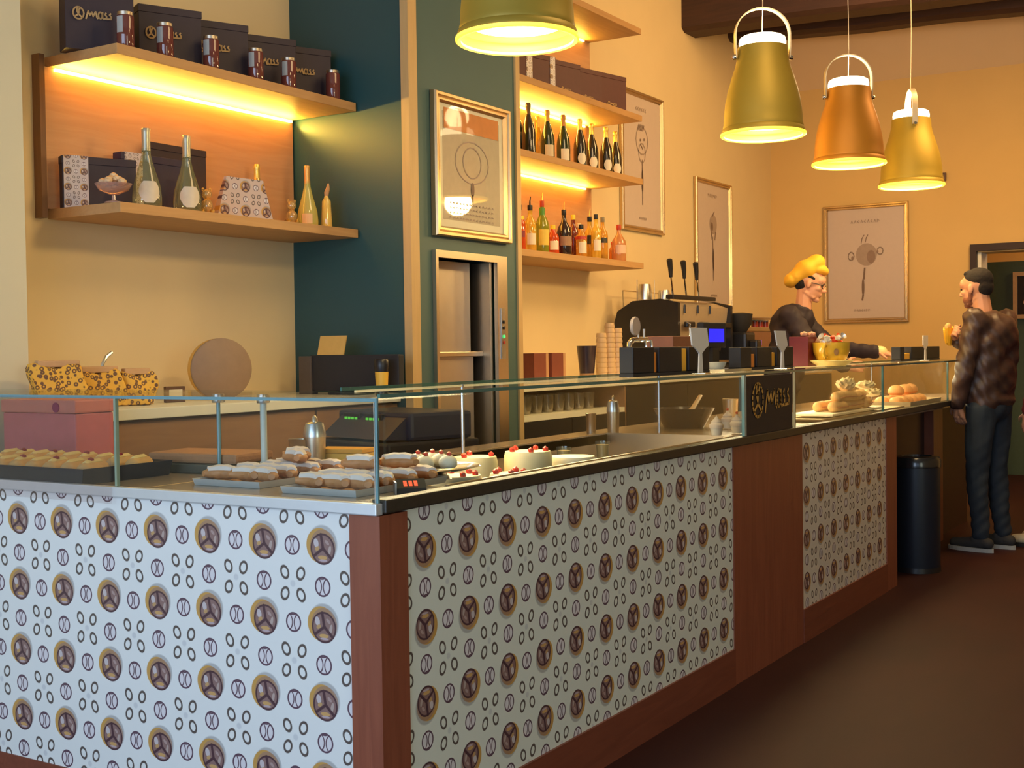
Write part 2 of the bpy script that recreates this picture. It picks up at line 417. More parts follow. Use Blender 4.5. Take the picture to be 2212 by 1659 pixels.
# pillar with dumbwaiter opening
XP = -3.49; YP0 = 4.717; YP1 = 5.68
bm = bmesh.new()
box(bm, XW, YP0, 0, XP, 4.90, ZC); box(bm, XW, 5.51, 0, XP, YP1, ZC); box(bm, XW, 4.90, 1.775, XP, 5.51, ZC); box(bm, XW, 4.90, 0, XP, 5.51, 0.75); box(bm, XW, 4.9, 0.75, XP - 0.32, 5.51, 1.775)
struct('wall_pillar', bm, M_TEAL)
bm = bmesh.new()
for b4 in ((YP0 + 0.05, 0, 4.90, ZC), (5.51, 0, YP1, ZC), (4.90, 1.775, 5.51, ZC), (4.9, 0, 5.51, 0.75)): box(bm, XP, b4[0], b4[1], XP + 0.008, b4[2], b4[3])
struct('wall_pillar_face', bm, M_TEALF)
sbox('trim_1', M_TRIM, XP - 0.025, YP0 - 0.012, 0, XP + 0.02, YP0 + 0.055, ZC)
sbox('trim_2', M_TRIM, XP - 0.02, YP1 - 0.03, 0, XP + 0.02, YP1 + 0.01, ZC)
# door and the room beyond
bm = bmesh.new(); box(bm, -2.385, YB - 0.05, 0, -2.33, YB + 0.02, 2.17); box(bm, -2.33, YB - 0.05, 2.11, -1.25, YB + 0.02, 2.17); box(bm, -1.25, YB - 0.05, 0, -1.19, YB + 0.02, 2.17)
struct('door_1', bm, mat('dark_door_frame', (0.03, 0.012, 0.010), 0.6))
sbox('trim_3', M_CREAM, -2.33, YB, 0, -2.30, YB + 0.26, 2.10)
sbox('wall_beyond', mat('teal_beyond', (0.05, 0.09, 0.07), 0.6), -3.4, 13.2, 0, 1.0, 13.3, 2.12)
sbox('wall_beyond_top', M_BACKW, -3.4, 13.2, 2.12, 1.0, 13.3, 3.0)
sbox('wall_beyond_side', M_WALL, -3.5, YB + 0.25, 0, -3.4, 13.3, 3.0)
sbox('ceiling_beyond', M_WALL, -3.5, YB + 0.25, 3.0, 1.0, 13.3, 3.1)
point('room_beyond_lamp', (-1.0, 12.5, 2.6), 25, WARM, 0.15)
# beams
for nm, p0, p1, y0, dy, h, lab in (('ceiling_beam', (1482, 66), (2212, -30), 9.42, 0.3, 0.5, 'thick dark timber beam nearest the camera below the ceiling'),
                              ('ceiling_beam', (1576, 89), (2212, 22), 10.40, 0.22, 0.3, 'thinner dark timber beam in front of the sloping ceiling')):
    a = at(*p0, Y=y0); c_ = at(*p1, Y=y0)
    sl = (c_.z - a.z) / (c_.x - a.x)
    bm = bmesh.new(); xs = [XW + (4.2 - XW) * i / 14 for i in range(15)]; prev = None
    for i, x in enumerate(xs):
        z = a.z + sl * min(x - a.x, 2.6) + random.uniform(-.012, .012); j = random.uniform(-.012, .012)
        zt = max(z + h, min(ZC, z + h))
        ring = [bm.verts.new(q) for q in ((x, y0 + j, z + 0.03), (x, y0 + 0.04, z), (x, y0 + dy - 0.04, z), (x, y0 + dy, z + 0.03), (x, y0 + dy, zt), (x, y0 + j, zt))]
        if prev:
            for k in range(6): bm.faces.new((prev[k], prev[(k + 1) % 6], ring[(k + 1) % 6], ring[k]))
        else: bm.faces.new(ring)
        prev = ring
    bm.faces.new(prev[::-1])
    tag(link(nm, bm, M_DARKW), lab, 'beam', 'dark ceiling beams')

# ------------------------------------------------------------------ counters
XF = -1.82; YF = 2.33
wing = thing('pastry_counter', 'short counter wing facing the entrance, large round motifs on pale panel', 'counter', (-3.0, 2.7, 0))
wbox('patterned_panel', pattern('print_left', 'X', -2.001 + 3.0, 0.829), wing, -3.945, YF, 0.132, -1.912, YF + 0.02, 0.92)
wbox('plinth', M_REDH, wing, -3.945, YF - 0.004, 0, -1.912, YF + 0.03, 0.132)
wbox('carcass', M_CABW, wing, -3.94, YF + 0.03, 0.02, -2.665, 3.05, 0.9)
wbox('worktop', M_TOP, wing, -3.94, YF + 0.012, 0.905, -2.665, 3.10, 0.94, bev=0.004)
wbox('steel_rim', M_RIMS, wing, -3.94, YF - 0.014, 0.917, XF - 0.002, YF + 0.012, 0.945, bev=0.003, label='brushed steel rim')
bar = thing('bar_counter', 'long counter receding to the right, printed panels between red-brown wood posts', 'counter', (-2.2, 5.0, 0))
wbox('corner_post', M_RED, bar, -1.912, YF - 0.004, 0, XF, 2.435, 0.916, label='red-brown wooden corner post')
wbox('patterned_panel', pattern('print_right', 'Y', 2.511 - 5.0, 0.813, flip=True, base=(0.76, 0.80, 0.72)), bar, XF - 0.025, 2.435, 0.142, XF - 0.005, 4.52, 0.92, label='large printed panel with round motifs')  # same print as the wing, its greenish light put into the base
wbox('wood_panel', M_RED, bar, XF - 0.025, 4.52, 0.0, XF, 5.317, 0.92, label='plain red-brown wood panel')
wbox('patterned_panel', pattern('print_right_far', 'Y', 5.383 - 5.0, 0.836, flip=True, base=(0.72, 0.68, 0.60)), bar, XF - 0.025, 5.317, 0.147, XF - 0.005, 6.655, 0.92, label='smaller printed panel further away')  # same print, the dim warm light further back put into the base
wbox('end_post', M_RED, bar, XF - 0.03, 6.655, 0, XF, 6.85, 0.92)
wbox('plinth', M_REDH, bar, XF - 0.03, 2.435, 0, XF + 0.003, 4.52, 0.142)
wbox('plinth', M_REDH, bar, XF - 0.03, 5.317, 0, XF + 0.003, 6.655, 0.147)
wbox('side_panel', M_RED, bar, -2.6, 6.83, 0, XF - 0.03, 6.85, 0.9)
wbox('recessed_panel', mat('dark_panel', (0.05, 0.02, 0.018), 0.5), bar, -2.10, 6.85, 0, -2.04, 9.6, 0.9)
wbox('recess_post', M_RED, bar, -2.04, 8.35, 0, -1.98, 8.6, 0.9)
wbox('recess_shelf', M_RED, bar, -2.04, 6.86, 0.55, -1.97, 7.05, 0.8)
wbox('carcass', M_BLACKM, bar, -2.6, 2.45, 0.02, -2.26, 9.6, 0.83)
bm = bmesh.new()
box(bm, XF - 0.035, YF + 0.012, 0.92, XF + 0.008, 9.6, 0.953, bev=0.004)
part('front_rim', bm, M_RIM, bar, world=True, label='thin dark stone edge')
bm = bmesh.new()
box(bm, -2.66, 2.74, 0.905, -2.48, 9.6, 0.94); box(bm, -1.92, YF+0.012, 0.905, XF - 0.03, 9.6, 0.943)
box(bm, -2.48, 4.75, 0.905, -1.92, 9.6, 0.94); box(bm, -2.66, YF + 0.012, 0.905, -1.92, 2.74, 0.94)
part('worktop', bm, M_TOP, bar, world=True)
bm = bmesh.new()
box(bm, -2.48, 2.74, 0.84, -1.92, 4.75, 0.85); box(bm, -2.49, 2.74, 0.85, -2.48, 4.75, 0.946); box(bm, -1.92, 2.74, 0.85, -1.91, 4.75, 0.947); box(bm, -2.48, 4.745, 0.85, -1.92, 4.755, 0.946)
part('display_well', bm, M_STEELW, bar, world=True, label='shallow steel display well')

# glass cases (front panes, top panes, seams)
ZG = 1.193
case = thing('glass_display_case', 'glass case on the short counter wing holding trays of croissants', 'display case', (-3.0, 2.7, 0.945), group=None)
for i, (x0, x1) in enumerate(((-3.95, -2.728), (-2.724, XF - 0.004))):
    wbox('front_pane', M_PANE, case, x0, YF, 0.946, x1, YF + 0.006, ZG - 0.008)
wbox('end_pane', M_PANE, case, XF - 0.010, YF + 0.006, 0.954, XF - 0.004, 2.36, ZG - 0.008)
wbox('top_pane', M_PANE, case, -3.95, YF + 0.004, ZG - 0.006, XF - 0.03, 2.78, ZG)
wbox('glass_edge', M_EDGEB, case, -3.95, YF - 0.003, ZG - 0.008, XF - 0.004, YF + 0.004, ZG, label='polished blue-green front edge')
wbox('pane_seam', mat('pale_seam', (0.28, 0.36, 0.26), 0.3), case, -2.730, YF - 0.004, 0.946, -2.722, YF + 0.007, ZG - 0.008)
wbox('corner_edge', M_EDGEB, case, XF - 0.010, YF - 0.003, 0.946, XF - 0.004, YF + 0.003, ZG - 0.008)
wbox('corner_bead', M_STEEL, case, XF - 0.0145, YF - 0.002, 0.946, XF - 0.0125, YF + 0.001, ZG - 0.01)
for (x, y, X_, Y_) in ((474, 1000, None, 2.74), (571, 1000, None, 2.74)):
    q = at(x, y, Y=Y_)
    bm = bmesh.new(); tube(bm, [(q.x, q.y, 0.945), (q.x, q.y, ZG - 0.03)], 0.006 if x < 500 else 0.010, 10); 
    s_ = part('support_post', bm, M_EDGEB if x < 500 else mat('frosted_post', (0.55, 0.6, 0.56), 0.3), case, world=True, smooth=True)
    bm = bmesh.new(); lathe(bm, [(0, -.012), (0.018, -.012), (0.021, 0), (0.018, 0.014), (0, 0.014)], 16, (q.x, q.y, ZG - 0.024))
    part('glass_clamp', bm, M_STEEL, case, world=True, smooth=True)
# raised door pane at the left with its own edge
wbox('sliding_pane', glass('rosy_pane', (0.97, 0.95, 0.95), 0.10), case, -3.95, YF - 0.022, 0.90, -2.728, YF - 0.017, ZG - 0.004)
case2 = thing('glass_display_case', 'long glass case along the bar counter with dark logo panel', 'display case', (-2.1, 5.0, 0.945))
seams = (2.36, 4.645, 5.20, 6.62, 8.08, 9.55)
for y0, y1 in ((2.36, 4.645), (5.20, 6.615), (6.625, 8.075), (8.085, 9.55)):
    wbox('front_pane', M_PANE, case2, XF - 0.012, y0, 0.954, XF - 0.006, y1, ZG)
for y in (6.62, 8.08): wbox('pane_seam', M_EDGE, case2, XF - 0.014, y - 0.006, 0.954, XF - 0.004, y + 0.006, ZG)
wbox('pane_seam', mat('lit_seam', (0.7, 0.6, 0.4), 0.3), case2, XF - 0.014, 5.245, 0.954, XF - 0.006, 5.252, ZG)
wbox('pane_seam', M_EDGEB, case2, XF - 0.014, 4.645, 0.954, XF - 0.002, 4.665, ZG)
wbox('top_pane', M_PANE, case2, -2.32, 2.80, ZG, XF - 0.012, 9.55, ZG + 0.008)
wbox('glass_edge', M_EDGE, case2, XF - 0.012, YF + 0.01, ZG, XF - 0.003, 9.55, ZG + 0.009, label='polished dark green front edge')
wbox('glass_edge', M_EDGE, case2, -2.326, 2.80, ZG - 0.001, -2.32, 9.55, ZG + 0.009)
for y in (3.4, 4.9, 6.62, 8.1):
    bm = bmesh.new(); tube(bm, [(-2.31, y, 0.941), (-2.31, y, ZG)], 0.006, 8); part('support_post', bm, M_STEEL, case2, world=True, smooth=True)
sg = wbox('logo_panel', M_NAVYS, case2, XF - 0.02, 4.665, 0.954, XF - 0.003, 5.20, ZG - 0.006, label='dark navy panel with gold handwritten lettering')
lg = logo(case2, Vector((XF - 0.003, 4.87, 1.085)) - Vector((-2.1, 5.0, 0.945)), (0, 1, 0), 0.082, wdt=0.07, offset=0.002, name='lettering')
lg.parent = sg; lg['label'] = 'gold round emblem and handwritten word mass'

for y0, y1, pw in ((2.85, 4.55, 9.0), (5.4, 9.4, 26.0)):
    wbox('case_light', mat('case_led', (1, .8, .4), .5, emit=(1.0, .75, .40), es=0.5), case2, -2.315, y0, ZG - .008, -2.307, y1, ZG - .001)
    l = area('case_led_light', (-2.29, (y0 + y1) / 2, ZG - .02), (-2.0, (y0 + y1) / 2, .95), .02, .02, pw, (1.0, .76, .42)); l.data.size = .02; l.data.size_y = y1 - y0
    zd = -(Vector((.29, 0, -.24))).normalized(); yd = Vector((0, 1, 0)); xd = yd.cross(zd)
    l.matrix_world = Matrix(((xd.x, yd.x, zd.x, -2.29), (xd.y, yd.y, zd.y, (y0 + y1) / 2), (xd.z, yd.z, zd.z, ZG - .02), (0, 0, 0, 1)))
# ------------------------------------------------------------------ back counter
bc = thing('back_counter', 'cream-topped back counter left of the teal pillar', 'counter', (-3.87, 3.9, 0))
wbox('worktop', M_CREAM, bc, XW + 0.005, 2.99, 1.07, -3.55, YP0 - 0.003, 1.11, bev=0.003)
for y0, y1 in ((2.99, 3.56), (3.57, 4.13), (4.14, YP0)):
    d = wbox('door', M_CABW, bc, -3.59, y0, 0.1, -3.57, y1 - 0.005, 1.06)
    bm = bmesh.new(); tube(bm, [(-3.56, y1 - 0.06, 0.75), (-3.545, y1 - 0.06, 0.76), (-3.545, y1 - 0.06, 0.9), (-3.56, y1 - 0.06, 0.91)], 0.005, 6)
    h = part('door_handle', bm, M_STEEL, d, smooth=True); 
    for v in h.data.vertices: v.co -= base_of(d)
wbox('carcass', M_CABW, bc, XW + 0.005, 2.99, 0.0, -3.60, YP0 - 0.003, 1.07)
bc2 = thing('back_counter', 'cream-topped back counter right of the pillar with open glass shelves', 'counter', (-3.87, 8.0, 0))
wbox('worktop', M_CREAM, bc2, XW + 0.005, YP1 + 0.01, 1.075, -3.55, 11.2, 1.12, bev=0.003)
wbox('back_board', M_CABW, bc2, XW + 0.005, YP1 + 0.01, 0, XW + 0.02, 11.2, 1.07)
wbox('shelf', M_CREAM, bc2, XW + 0.02, YP1 + 0.01, 0.91, -3.56, 7.05, 0.94)
wbox('shelf', M_CREAM, bc2, XW + 0.02, YP1 + 0.01, 0.70, -3.56, 7.05, 0.715)
for y0, y1 in ((YP1 + 0.02, 6.36), (6.37, 7.05)): wbox('drawer_front', M_BLACK, bc2, -3.575, y0, 0.80, -3.555, y1, 0.905)
wbox('lower_carcass', M_CABW, bc2, XW + 0.02, YP1 + 0.01, 0, -3.58, 7.05, 0.69)
for y0, y1 in ((7.07, 8.0), (8.01, 9.0), (9.01, 10.0), (10.01, 11.2)):
    wbox('fridge_door', M_BLACK, bc2, -3.58, y0, 0.05, -3.555, y1, 1.06)
wbox('side_board', M_CABW, bc2, XW + 0.02, 7.05, 0, -3.56, 7.068, 1.07)

# ------------------------------------------------------------------ shelves
LEDM = mat('led_strip', (1, 0.8, 0.3), 0.5, emit=(1.0, 0.62, 0.12), es=9.0)
def led(parent, x, y0, y1, z, power):
    wbox('led_strip', LEDM, parent, x, y0, z - 0.012, x + 0.012, y1, z)
    l = area('shelf_led_light', (x + 0.02, (y0 + y1) / 2, z - 0.03), (x + 0.10, (y0 + y1) / 2, z + 0.02), 0.02, 0.02, power, (1.0, 0.62, 0.09))
    l.data.shape = 'RECTANGLE'; l.data.size = 0.02; l.data.size_y = (y1 - y0)
    # local y must run along the shelf
    zdir = -(Vector((0.8, 0, 0.6))).normalized(); ydir = Vector((0, 1, 0)); xdir = ydir.cross(zdir)
    l.matrix_world = Matrix(((xdir.x, ydir.x, zdir.x, x + 0.02), (xdir.y, ydir.y, zdir.y, (y0 + y1) / 2), (xdir.z, ydir.z, zdir.z, z - 0.035), (0, 0, 0, 1)))
XS = -3.78
shl = thing('wall_shelf', 'oak wall shelf with back panel at the left, lit from beneath its top board', 'shelf', (XW, 4.0, 1.85))
wbox('shelf_board', M_OAK, shl, XW, 3.275, 2.447, XS, YP0 - 0.014, 2.487, bev=0.002)
wbox('shelf_board', M_OAK, shl, XW, 3.275, 1.848, XS, YP0 - 0.014, 1.888, bev=0.002)
wbox('back_panel', M_OAKB, shl, XW, 3.24, 1.888, XW + 0.02, YP0 - 0.014, 2.447)
wbox('side_strip', wood('dark_oak_edge', (0.16, 0.08, 0.04), (0.24, 0.12, 0.06), 'Z'), shl, XW, 3.215, 1.848, XW + 0.045, 3.24, 2.487)
led(shl, XW + 0.022, 3.3, YP0 - 0.03, 2.445, 13)
shr = thing('wall_shelf', 'oak wall shelf with four boards of boxes and bottles right of the pillar', 'shelf', (XW, 6.8, 1.85))
for z in (3.445, 2.855, 2.425, 1.850): wbox('shelf_board', M_OAK, shr, XW, YP1 + 0.012, z, XS, 7.80, z + 0.04, bev=0.002)
wbox('back_panel', M_OAKB, shr, XW, YP1 + 0.012, 1.89, XW + 0.02, 7.80, 3.445)
for z, pw in ((3.443, 8), (2.853, 22), (2.423, 15)): led(shr, XW + 0.022, YP1 + 0.05, 7.7, z, pw)

# ------------------------------------------------------------------ pictures
def ribbon(bm, P, pts, wdt):
    for a, b_ in zip(pts, pts[1:]):
        A, B = Vector(a), Vector(b_); d = B - A
        if d.length < 1e-6: continue
        d.normalize(); q = Vector((-d.y, d.x)) * wdt
        bm.faces.new([bm.verts.new(P(*c)) for c in (A + q - d * wdt * .4, B + q + d * wdt * .4, B - q + d * wdt * .4, A - q - d * wdt * .4)])
def blobp(bm, P, cx, cy, rx, ry, n=18):
    bm.faces.new([bm.verts.new(P(cx + rx * math.cos(2 * PI * i / n), cy + ry * math.sin(2 * PI * i / n))) for i in range(n)])
def picture(label, origin, udir, W, H, fw, fmat, paper, draw, mat_w=0.0, group=None, depth=0.03):
    """origin = bottom-left corner on the wall, udir = to the right as seen"""
    u = Vector(udir); n = u.cross(Vector((0, 0, 1)))
    t = thing('framed_poster', label, 'picture', origin, group=group)
    def P3(x, z, d): return u * x + Vector((0, 0, 1)) * z + n * d
    def slab(bm, x0, z0, x1, z1, d0, d1):
        c = [P3(x0, z0, d0), P3(x1, z0, d0), P3(x1, z1, d0), P3(x0, z1, d0)]; e = [P3(x0, z0, d1), P3(x1, z0, d1), P3(x1, z1, d1), P3(x0, z1, d1)]
        A = [bm.verts.new(q) for q in c]; B = [bm.verts.new(q) for q in e]
        bm.faces.new(A); bm.faces.new(B[::-1])
        for i in range(4): bm.faces.new((A[i], B[i], B[(i + 1) % 4], A[(i + 1) % 4]))
    # mitred moulding with stepped profile
    bm = bmesh.new()
    prof = [(0, 0), (0, depth * .7), (fw * .12, depth), (fw * .38, depth), (fw * .48, depth * .72), (fw * .62, depth * .8), (fw * .8, depth * .8), (fw, depth * .35), (fw, 0)]
    loops = []
    for o_, d in prof: loops.append([bm.verts.new(P3(x, z, d)) for x, z in ((o_, o_), (W - o_, o_), (W - o_, H - o_), (o_, H - o_))])
    for A, B in zip(loops, loops[1:]):
        for i in range(4): bm.faces.new((A[i], A[(i + 1) % 4], B[(i + 1) % 4], B[i]))
    part('frame', bm, fmat, t)
    bm = bmesh.new(); slab(bm, fw, fw, W - fw, H - fw, 0.002, depth * 0.3); part('mount' if mat_w else 'paper', bm, M_CREAM if mat_w else paper, t)
    if mat_w:
        bm = bmesh.new(); slab(bm, fw + mat_w, fw + mat_w, W - fw - mat_w, H - fw - mat_w, depth * .3, depth * .3 + 0.001); part('paper', bm, paper, t)
    dd = [depth * .3 + 0.0025]
    def P(x, y): return P3(x * W, y * H, dd[0])
    for (kind, m_, items) in draw:
        bm = bmesh.new()
        for it in items:
            if it[0] == 'r': ribbon(bm, P, it[1], it[2])
            else: blobp(bm, P, *it[1:])
        q_ = part(kind, bm, m_, t)
        if kind == 'lettering': q_['kind'] = 'stuff'
        dd[0] += 0.0006
    return t
def words(x0, x1, y, n, h=0.012):
    r = []; s = (x1 - x0) / n
    for i in range(n):
        k = x0 + s * i
        r.append(('r', random.choice([[(k, y - h), (k, y + h), (k + s * .6, y)], [(k, y - h), (k + s * .3, y + h), (k + s * .6, y - h)], [(k + s * .5, y + h), (k, y), (k + s * .5, y - h)]]), 0.0028))
    return r
fork = [('drawing_handle', M_INK, [('b', 0.47, 0.30, 0.016, 0.075), ('r', [(0.49, 0.46), (0.48, 0.37)], 0.01), ('r', [(0.47, 0.23), (0.46, 0.19)], 0.01)]),
        ('lettering', M_INKL, words(0.33, 0.68, 0.855, 9) + words(0.37, 0.56, 0.105, 7, 0.008))]
ladle = [('drawing_bowl', M_INKL, [('b', 0.51, 0.575, 0.125, 0.095), ('r', ellipse(0.33, 0.565, .035, .035, 10), 0.006), ('r', ellipse(0.67, 0.60, .035, .03, 10), 0.006)]),
         ('drawing_shade', mat('mid_grey_ink', (0.30, 0.2, 0.16), .7), [('b', 0.565, 0.555, 0.05, 0.055), ('b', 0.345, 0.55, 0.014, 0.016), ('b', 0.64, 0.595, 0.012, 0.012)]),
         ('drawing_hair', M_INK, [('r', [(0.45, 0.67), (0.46, 0.71), (0.485, 0.74)], 0.004), ('r', [(0.50, 0.68), (0.51, 0.715), (0.53, 0.74)], 0.004)])] + fork
a = at(1780, 695, Y=YB - 0.002)
picture('silver-framed poster of a round ladle face on the far ochre wall', (-3.69, YB - 0.003, 1.515), (1, 0, 0), 0.775, 1.075, 0.042, M_SILVF, M_PAPER, ladle, group='framed posters')
face = [('drawing_lines', M_INKL, [('r', ellipse(0.5, 0.66, 0.14, 0.10, 14), 0.005), ('r', ellipse(0.5, 0.57, 0.08, 0.07, 10), 0.005)]),
        ('drawing_hair', M_INK, [('r', [(0.40 + .03 * i, 0.73), (0.43 + .03 * i, 0.77)], 0.006) for i in range(5)] + [('b', 0.46, 0.66, .012, .01), ('b', 0.55, 0.67, .012, .01), ('r', [(0.46, 0.63), (0.52, 0.6)], .005)]),
        ] + [('drawing_handle', M_INK, [('b', 0.5, 0.37, 0.02, 0.08), ('r', [(0.5, 0.52), (0.5, 0.2)], 0.006)]), ('lettering', M_INKL, words(0.36, 0.62, 0.88, 6) + words(0.42, 0.6, 0.10, 6, 0.008))]
picture('silver-framed poster of a long thin face behind the bottle shelf', (XW + 0.003, 8.27, 2.185), (0, 1, 0), 0.72, 1.05, 0.042, M_SILVF, M_PAPER, face, group='framed posters')
spoon = [('drawing_bowl', M_INKL, [('b', 0.5, 0.66, 0.10, 0.075)]), ('drawing_hair', M_INK, [('r', [(0.47, 0.72), (0.53, 0.76)], 0.006), ('b', 0.46, 0.64, 0.03, 0.035), ('r', [(0.44, 0.60), (0.46, 0.54)], .008), ('r', [(0.56, 0.60), (0.54, 0.54)], .008)]),
         ('drawing_handle', M_INK, [('b', 0.49, 0.38, 0.018, 0.09), ('r', [(0.48, 0.56), (0.49, 0.22)], 0.006)]), ('lettering', M_INKL, words(0.36, 0.62, 0.88, 6) + words(0.42, 0.6, 0.10, 6, 0.008))]
picture('narrow-looking silver-framed poster of a spoon on the left wall behind the coffee levers', (XW + 0.003, 9.61, 1.64), (0, 1, 0), 0.77, 1.08, 0.042, M_SILVF, M_PAPER, spoon, group='framed posters')
bulb = [('orange_band', mat('orange_print', (0.62, 0.22, 0.05), .5), [('r', [(0.17, 0.83), (0.83, 0.83)], 0.072)]),
        ('drawing_shade', M_INKL, [('r', ellipse(0.5, 0.55, .22, .15, 18), 0.004), ('r', ellipse(0.5, 0.55, .12, .11, 18), 0.004)] + sum([words(0.2, 0.8, 0.14 + .035 * i, 14, 0.006) for i in range(4)], [])),
        ('drawing_handle', M_INK, [('b', 0.5, 0.36, 0.022, 0.05), ('r', [(0.5, 0.32), (0.5, 0.27)], 0.006)])]
pic = picture('bronze-framed print with orange heading on the grey-teal pillar face', (XP + 0.012, 4.882, 1.855), (0, 1, 0), 0.675, 0.69, 0.05, M_BRONZE, mat('beige_print', (0.55, 0.47, 0.36), .5), bulb, mat_w=0.035, depth=0.035)
bm = bmesh.new(); box(bm, 0.012, 0.05, 0.05, 0.0135, 0.625, 0.64); part('picture_glass', bm, glass('picture_glass', (0.98, 0.98, 0.97), 0.10), pic)

# ------------------------------------------------------------------ dumbwaiter
dw = thing('dumbwaiter', 'steel dumbwaiter hatch under the bronze-framed print', 'lift', (XP + 0.008, 5.2, 0.78))
y0, y1, z0, z1 = 4.887, 5.525, 0.78, 1.788
bm = bmesh.new(); box(bm, XP + 0.009, y0, z1 - 0.035, XP + 0.03, y1, z1); box(bm, XP + 0.009, y0, z0, XP + 0.03, y0 + 0.022, z1 - 0.035); box(bm, XP + 0.009, 5.43, z0, XP + 0.03, y1, z1 - 0.035); part('frame', bm, M_STEELW, dw, world=True)
DWM = mat('satin_steel_door', (0.50, 0.42, 0.34), 0.42, 0.85, var=0.05, scale=20)
wbox('door_panel', DWM, dw, XP - 0.10, y0 + 0.024, 1.30, XP - 0.085, 5.345, z1 - 0.037)
wbox('door_panel', DWM, dw, XP - 0.085, y0 + 0.024, z0, XP - 0.07, 5.345, 1.28)
wbox('crossbar', M_STEELW, dw, XP - 0.085, y0 + 0.03, 1.275, XP - 0.045, 5.40, 1.30, bev=0.003)
wbox('shaft_side', mat('dark_shaft', (0.02, 0.02, 0.02), 0.5), dw, XP - 0.2, 5.347, z0, XP - 0.10, 5.36, z1 - 0.037)
wbox('jamb', M_STEELW, dw, XP - 0.30, 5.40, z0, XP + 0.0, 5.425, z1 - 0.037)
cpn = wbox('control_panel', M_STEEL, dw, XP + 0.031, 5.455, 1.26, XP + 0.035, 5.495, 1.52)
for z, m_ in ((1.375, mat('green_button', (0.05, 0.5, 0.12), .4, emit=(0.1, 1, 0.3), es=0.7)), (1.345, mat('red_button', (0.45, 0.04, 0.03), .4)), (1.42, M_BLACK), (1.45, M_BLACK)):
    bm = bmesh.new(); lathe(bm, [(0.009, 0), (0.009, 0.004), (0, 0.005)], 12, (0, 0, 0), M=Matrix.Rotation(PI / 2, 3, 'Y'))
    o = part('button', bm, m_, cpn); o.location = Vector((XP + 0.036, 5.475, z)) - base_of(dw)

# ------------------------------------------------------------------ pendants
GLOW = mat('lamp_diffuser', (1, 1, 1), .5, emit=(1.0, 0.80, 0.42), es=7.0)
RIMG = mat('yellow_lamp_rim', (1, 0.8, 0.2), .4, emit=(1.0, 0.62, 0.04), es=1.5)
def make_pendant(label, loc, rz, shade_mat, ztop):
    t = thing('pendant_lamp', label, 'lamp', loc, rz, 'bell pendant lamps over the counter')
    prof = [(0.200, 0.0), (0.203, 0.012), (0.198, 0.03), (0.192, 0.036), (0.1935, 0.044), (0.190, 0.055), (0.188, 0.10), (0.181, 0.16), (0.168, 0.22), (0.150, 0.28), (0.133, 0.33), (0.124, 0.37), (0.121, 0.405), (0.120, 0.425)]
    inner = [(r - 0.006, z) for r, z in prof[::-1]]
    bm = bmesh.new(); lathe(bm, prof + inner + [prof[0]], 48); part('shade', bm, shade_mat, t, smooth=True)
    bm = bmesh.new(); lathe(bm, [(0.2, -0.004), (0.206, 0.0), (0.206, 0.010), (0.2, 0.012), (0.188, 0.006), (0.188, -0.002), (0.2, -0.004)], 48); part('rim', bm, RIMG, t, smooth=True)
    bm = bmesh.new(); lathe(bm, [(0.0, 0.05), (0.155, 0.05), (0.158, 0.058), (0, 0.06)], 40); part('diffuser', bm, GLOW, t, smooth=True)
    bm = bmesh.new(); lathe(bm, [(0.111, 0.425), (0.113, 0.45), (0.108, 0.470), (0.095, 0.478), (0, 0.48)], 32); part('glass_collar', bm, GLOW, t, smooth=True)
    # handle band
    bm = bmesh.new(); pts = [(-0.131, 0, 0.375), (-0.134, 0, 0.43), (-0.134, 0, 0.49)] + [(-0.134 * math.cos(a), 0, 0.49 + 0.125 * math.sin(a)) for a in [PI * i / 14 for i in range(1, 14)]] + [(0.134, 0, 0.49), (0.134, 0, 0.43), (0.131, 0, 0.375)]
    prev = None
    for i, p in enumerate(pts):
        q = Vector(p); tdir = Vector(pts[min(i + 1, len(pts) - 1)]) - Vector(pts[max(i - 1, 0)]); tdir.normalize(); nn = Vector((-tdir.z, 0, tdir.x)) * 0.003; yy = Vector((0, 0.017, 0))
        ring = [bm.verts.new(c) for c in (q + nn + yy, q + nn - yy, q - nn - yy, q - nn + yy)]
        if prev:
            for k in range(4): bm.faces.new((prev[k], prev[(k + 1) % 4], ring[(k + 1) % 4], ring[k]))
        else: bm.faces.new(ring)
        prev = ring
    bm.faces.new(prev[::-1]); part('handle', bm, mat('pale_metal_band', (0.62, 0.52, 0.38), 0.35, 0.6), t, smooth=True)
    for s_ in (-1, 1):
        bm = bmesh.new(); lathe(bm, [(0.0, -0.008), (0.013, -0.008), (0.013, 0.006), (0.009, 0.012), (0, 0.012)], 14, (s_ * 0.138, 0, 0.378), M=Matrix.Rotation(s_ * PI / 2, 3, 'Y')); part('pivot_knob', bm, M_CHROME, t, smooth=True)
    bm = bmesh.new(); h = ztop - loc[2]; tube(bm, [(0.004 * math.sin(i * 1.3), 0.003 * math.cos(i), 0.48 + (h - 0.48) * i / 9) for i in range(10)], 0.0025, 6); part('cord', bm, mat('pale_cord', (0.7, 0.55, 0.4), .6), t)
    point('pendant_bulb', (loc[0], loc[1], loc[2] - 0.015), 27, (1.0, 0.70, 0.30), 0.09)
    point('pendant_uplight', (loc[0], loc[1], loc[2] + 0.56), 7, (1.0, 0.72, 0.36), 0.08)
    return t
OL = mat('olive_gold_shade', (0.42, 0.29, 0.035), 0.5, 0.3, var=0.05, scale=6)
OR = mat('orange_gold_shade', (0.55, 0.23, 0.02), 0.5, 0.3, var=0.05, scale=6)
make_pendant('large olive-gold pendant lamp cut off by the top of the picture', (-2.19, 3.58, 2.33), 0.6, OL, ZC)
make_pendant('olive-gold pendant lamp with a white handle in front of the dark beams', (-2.19, 5.86, 2.33), 0.62, OL, ZC)
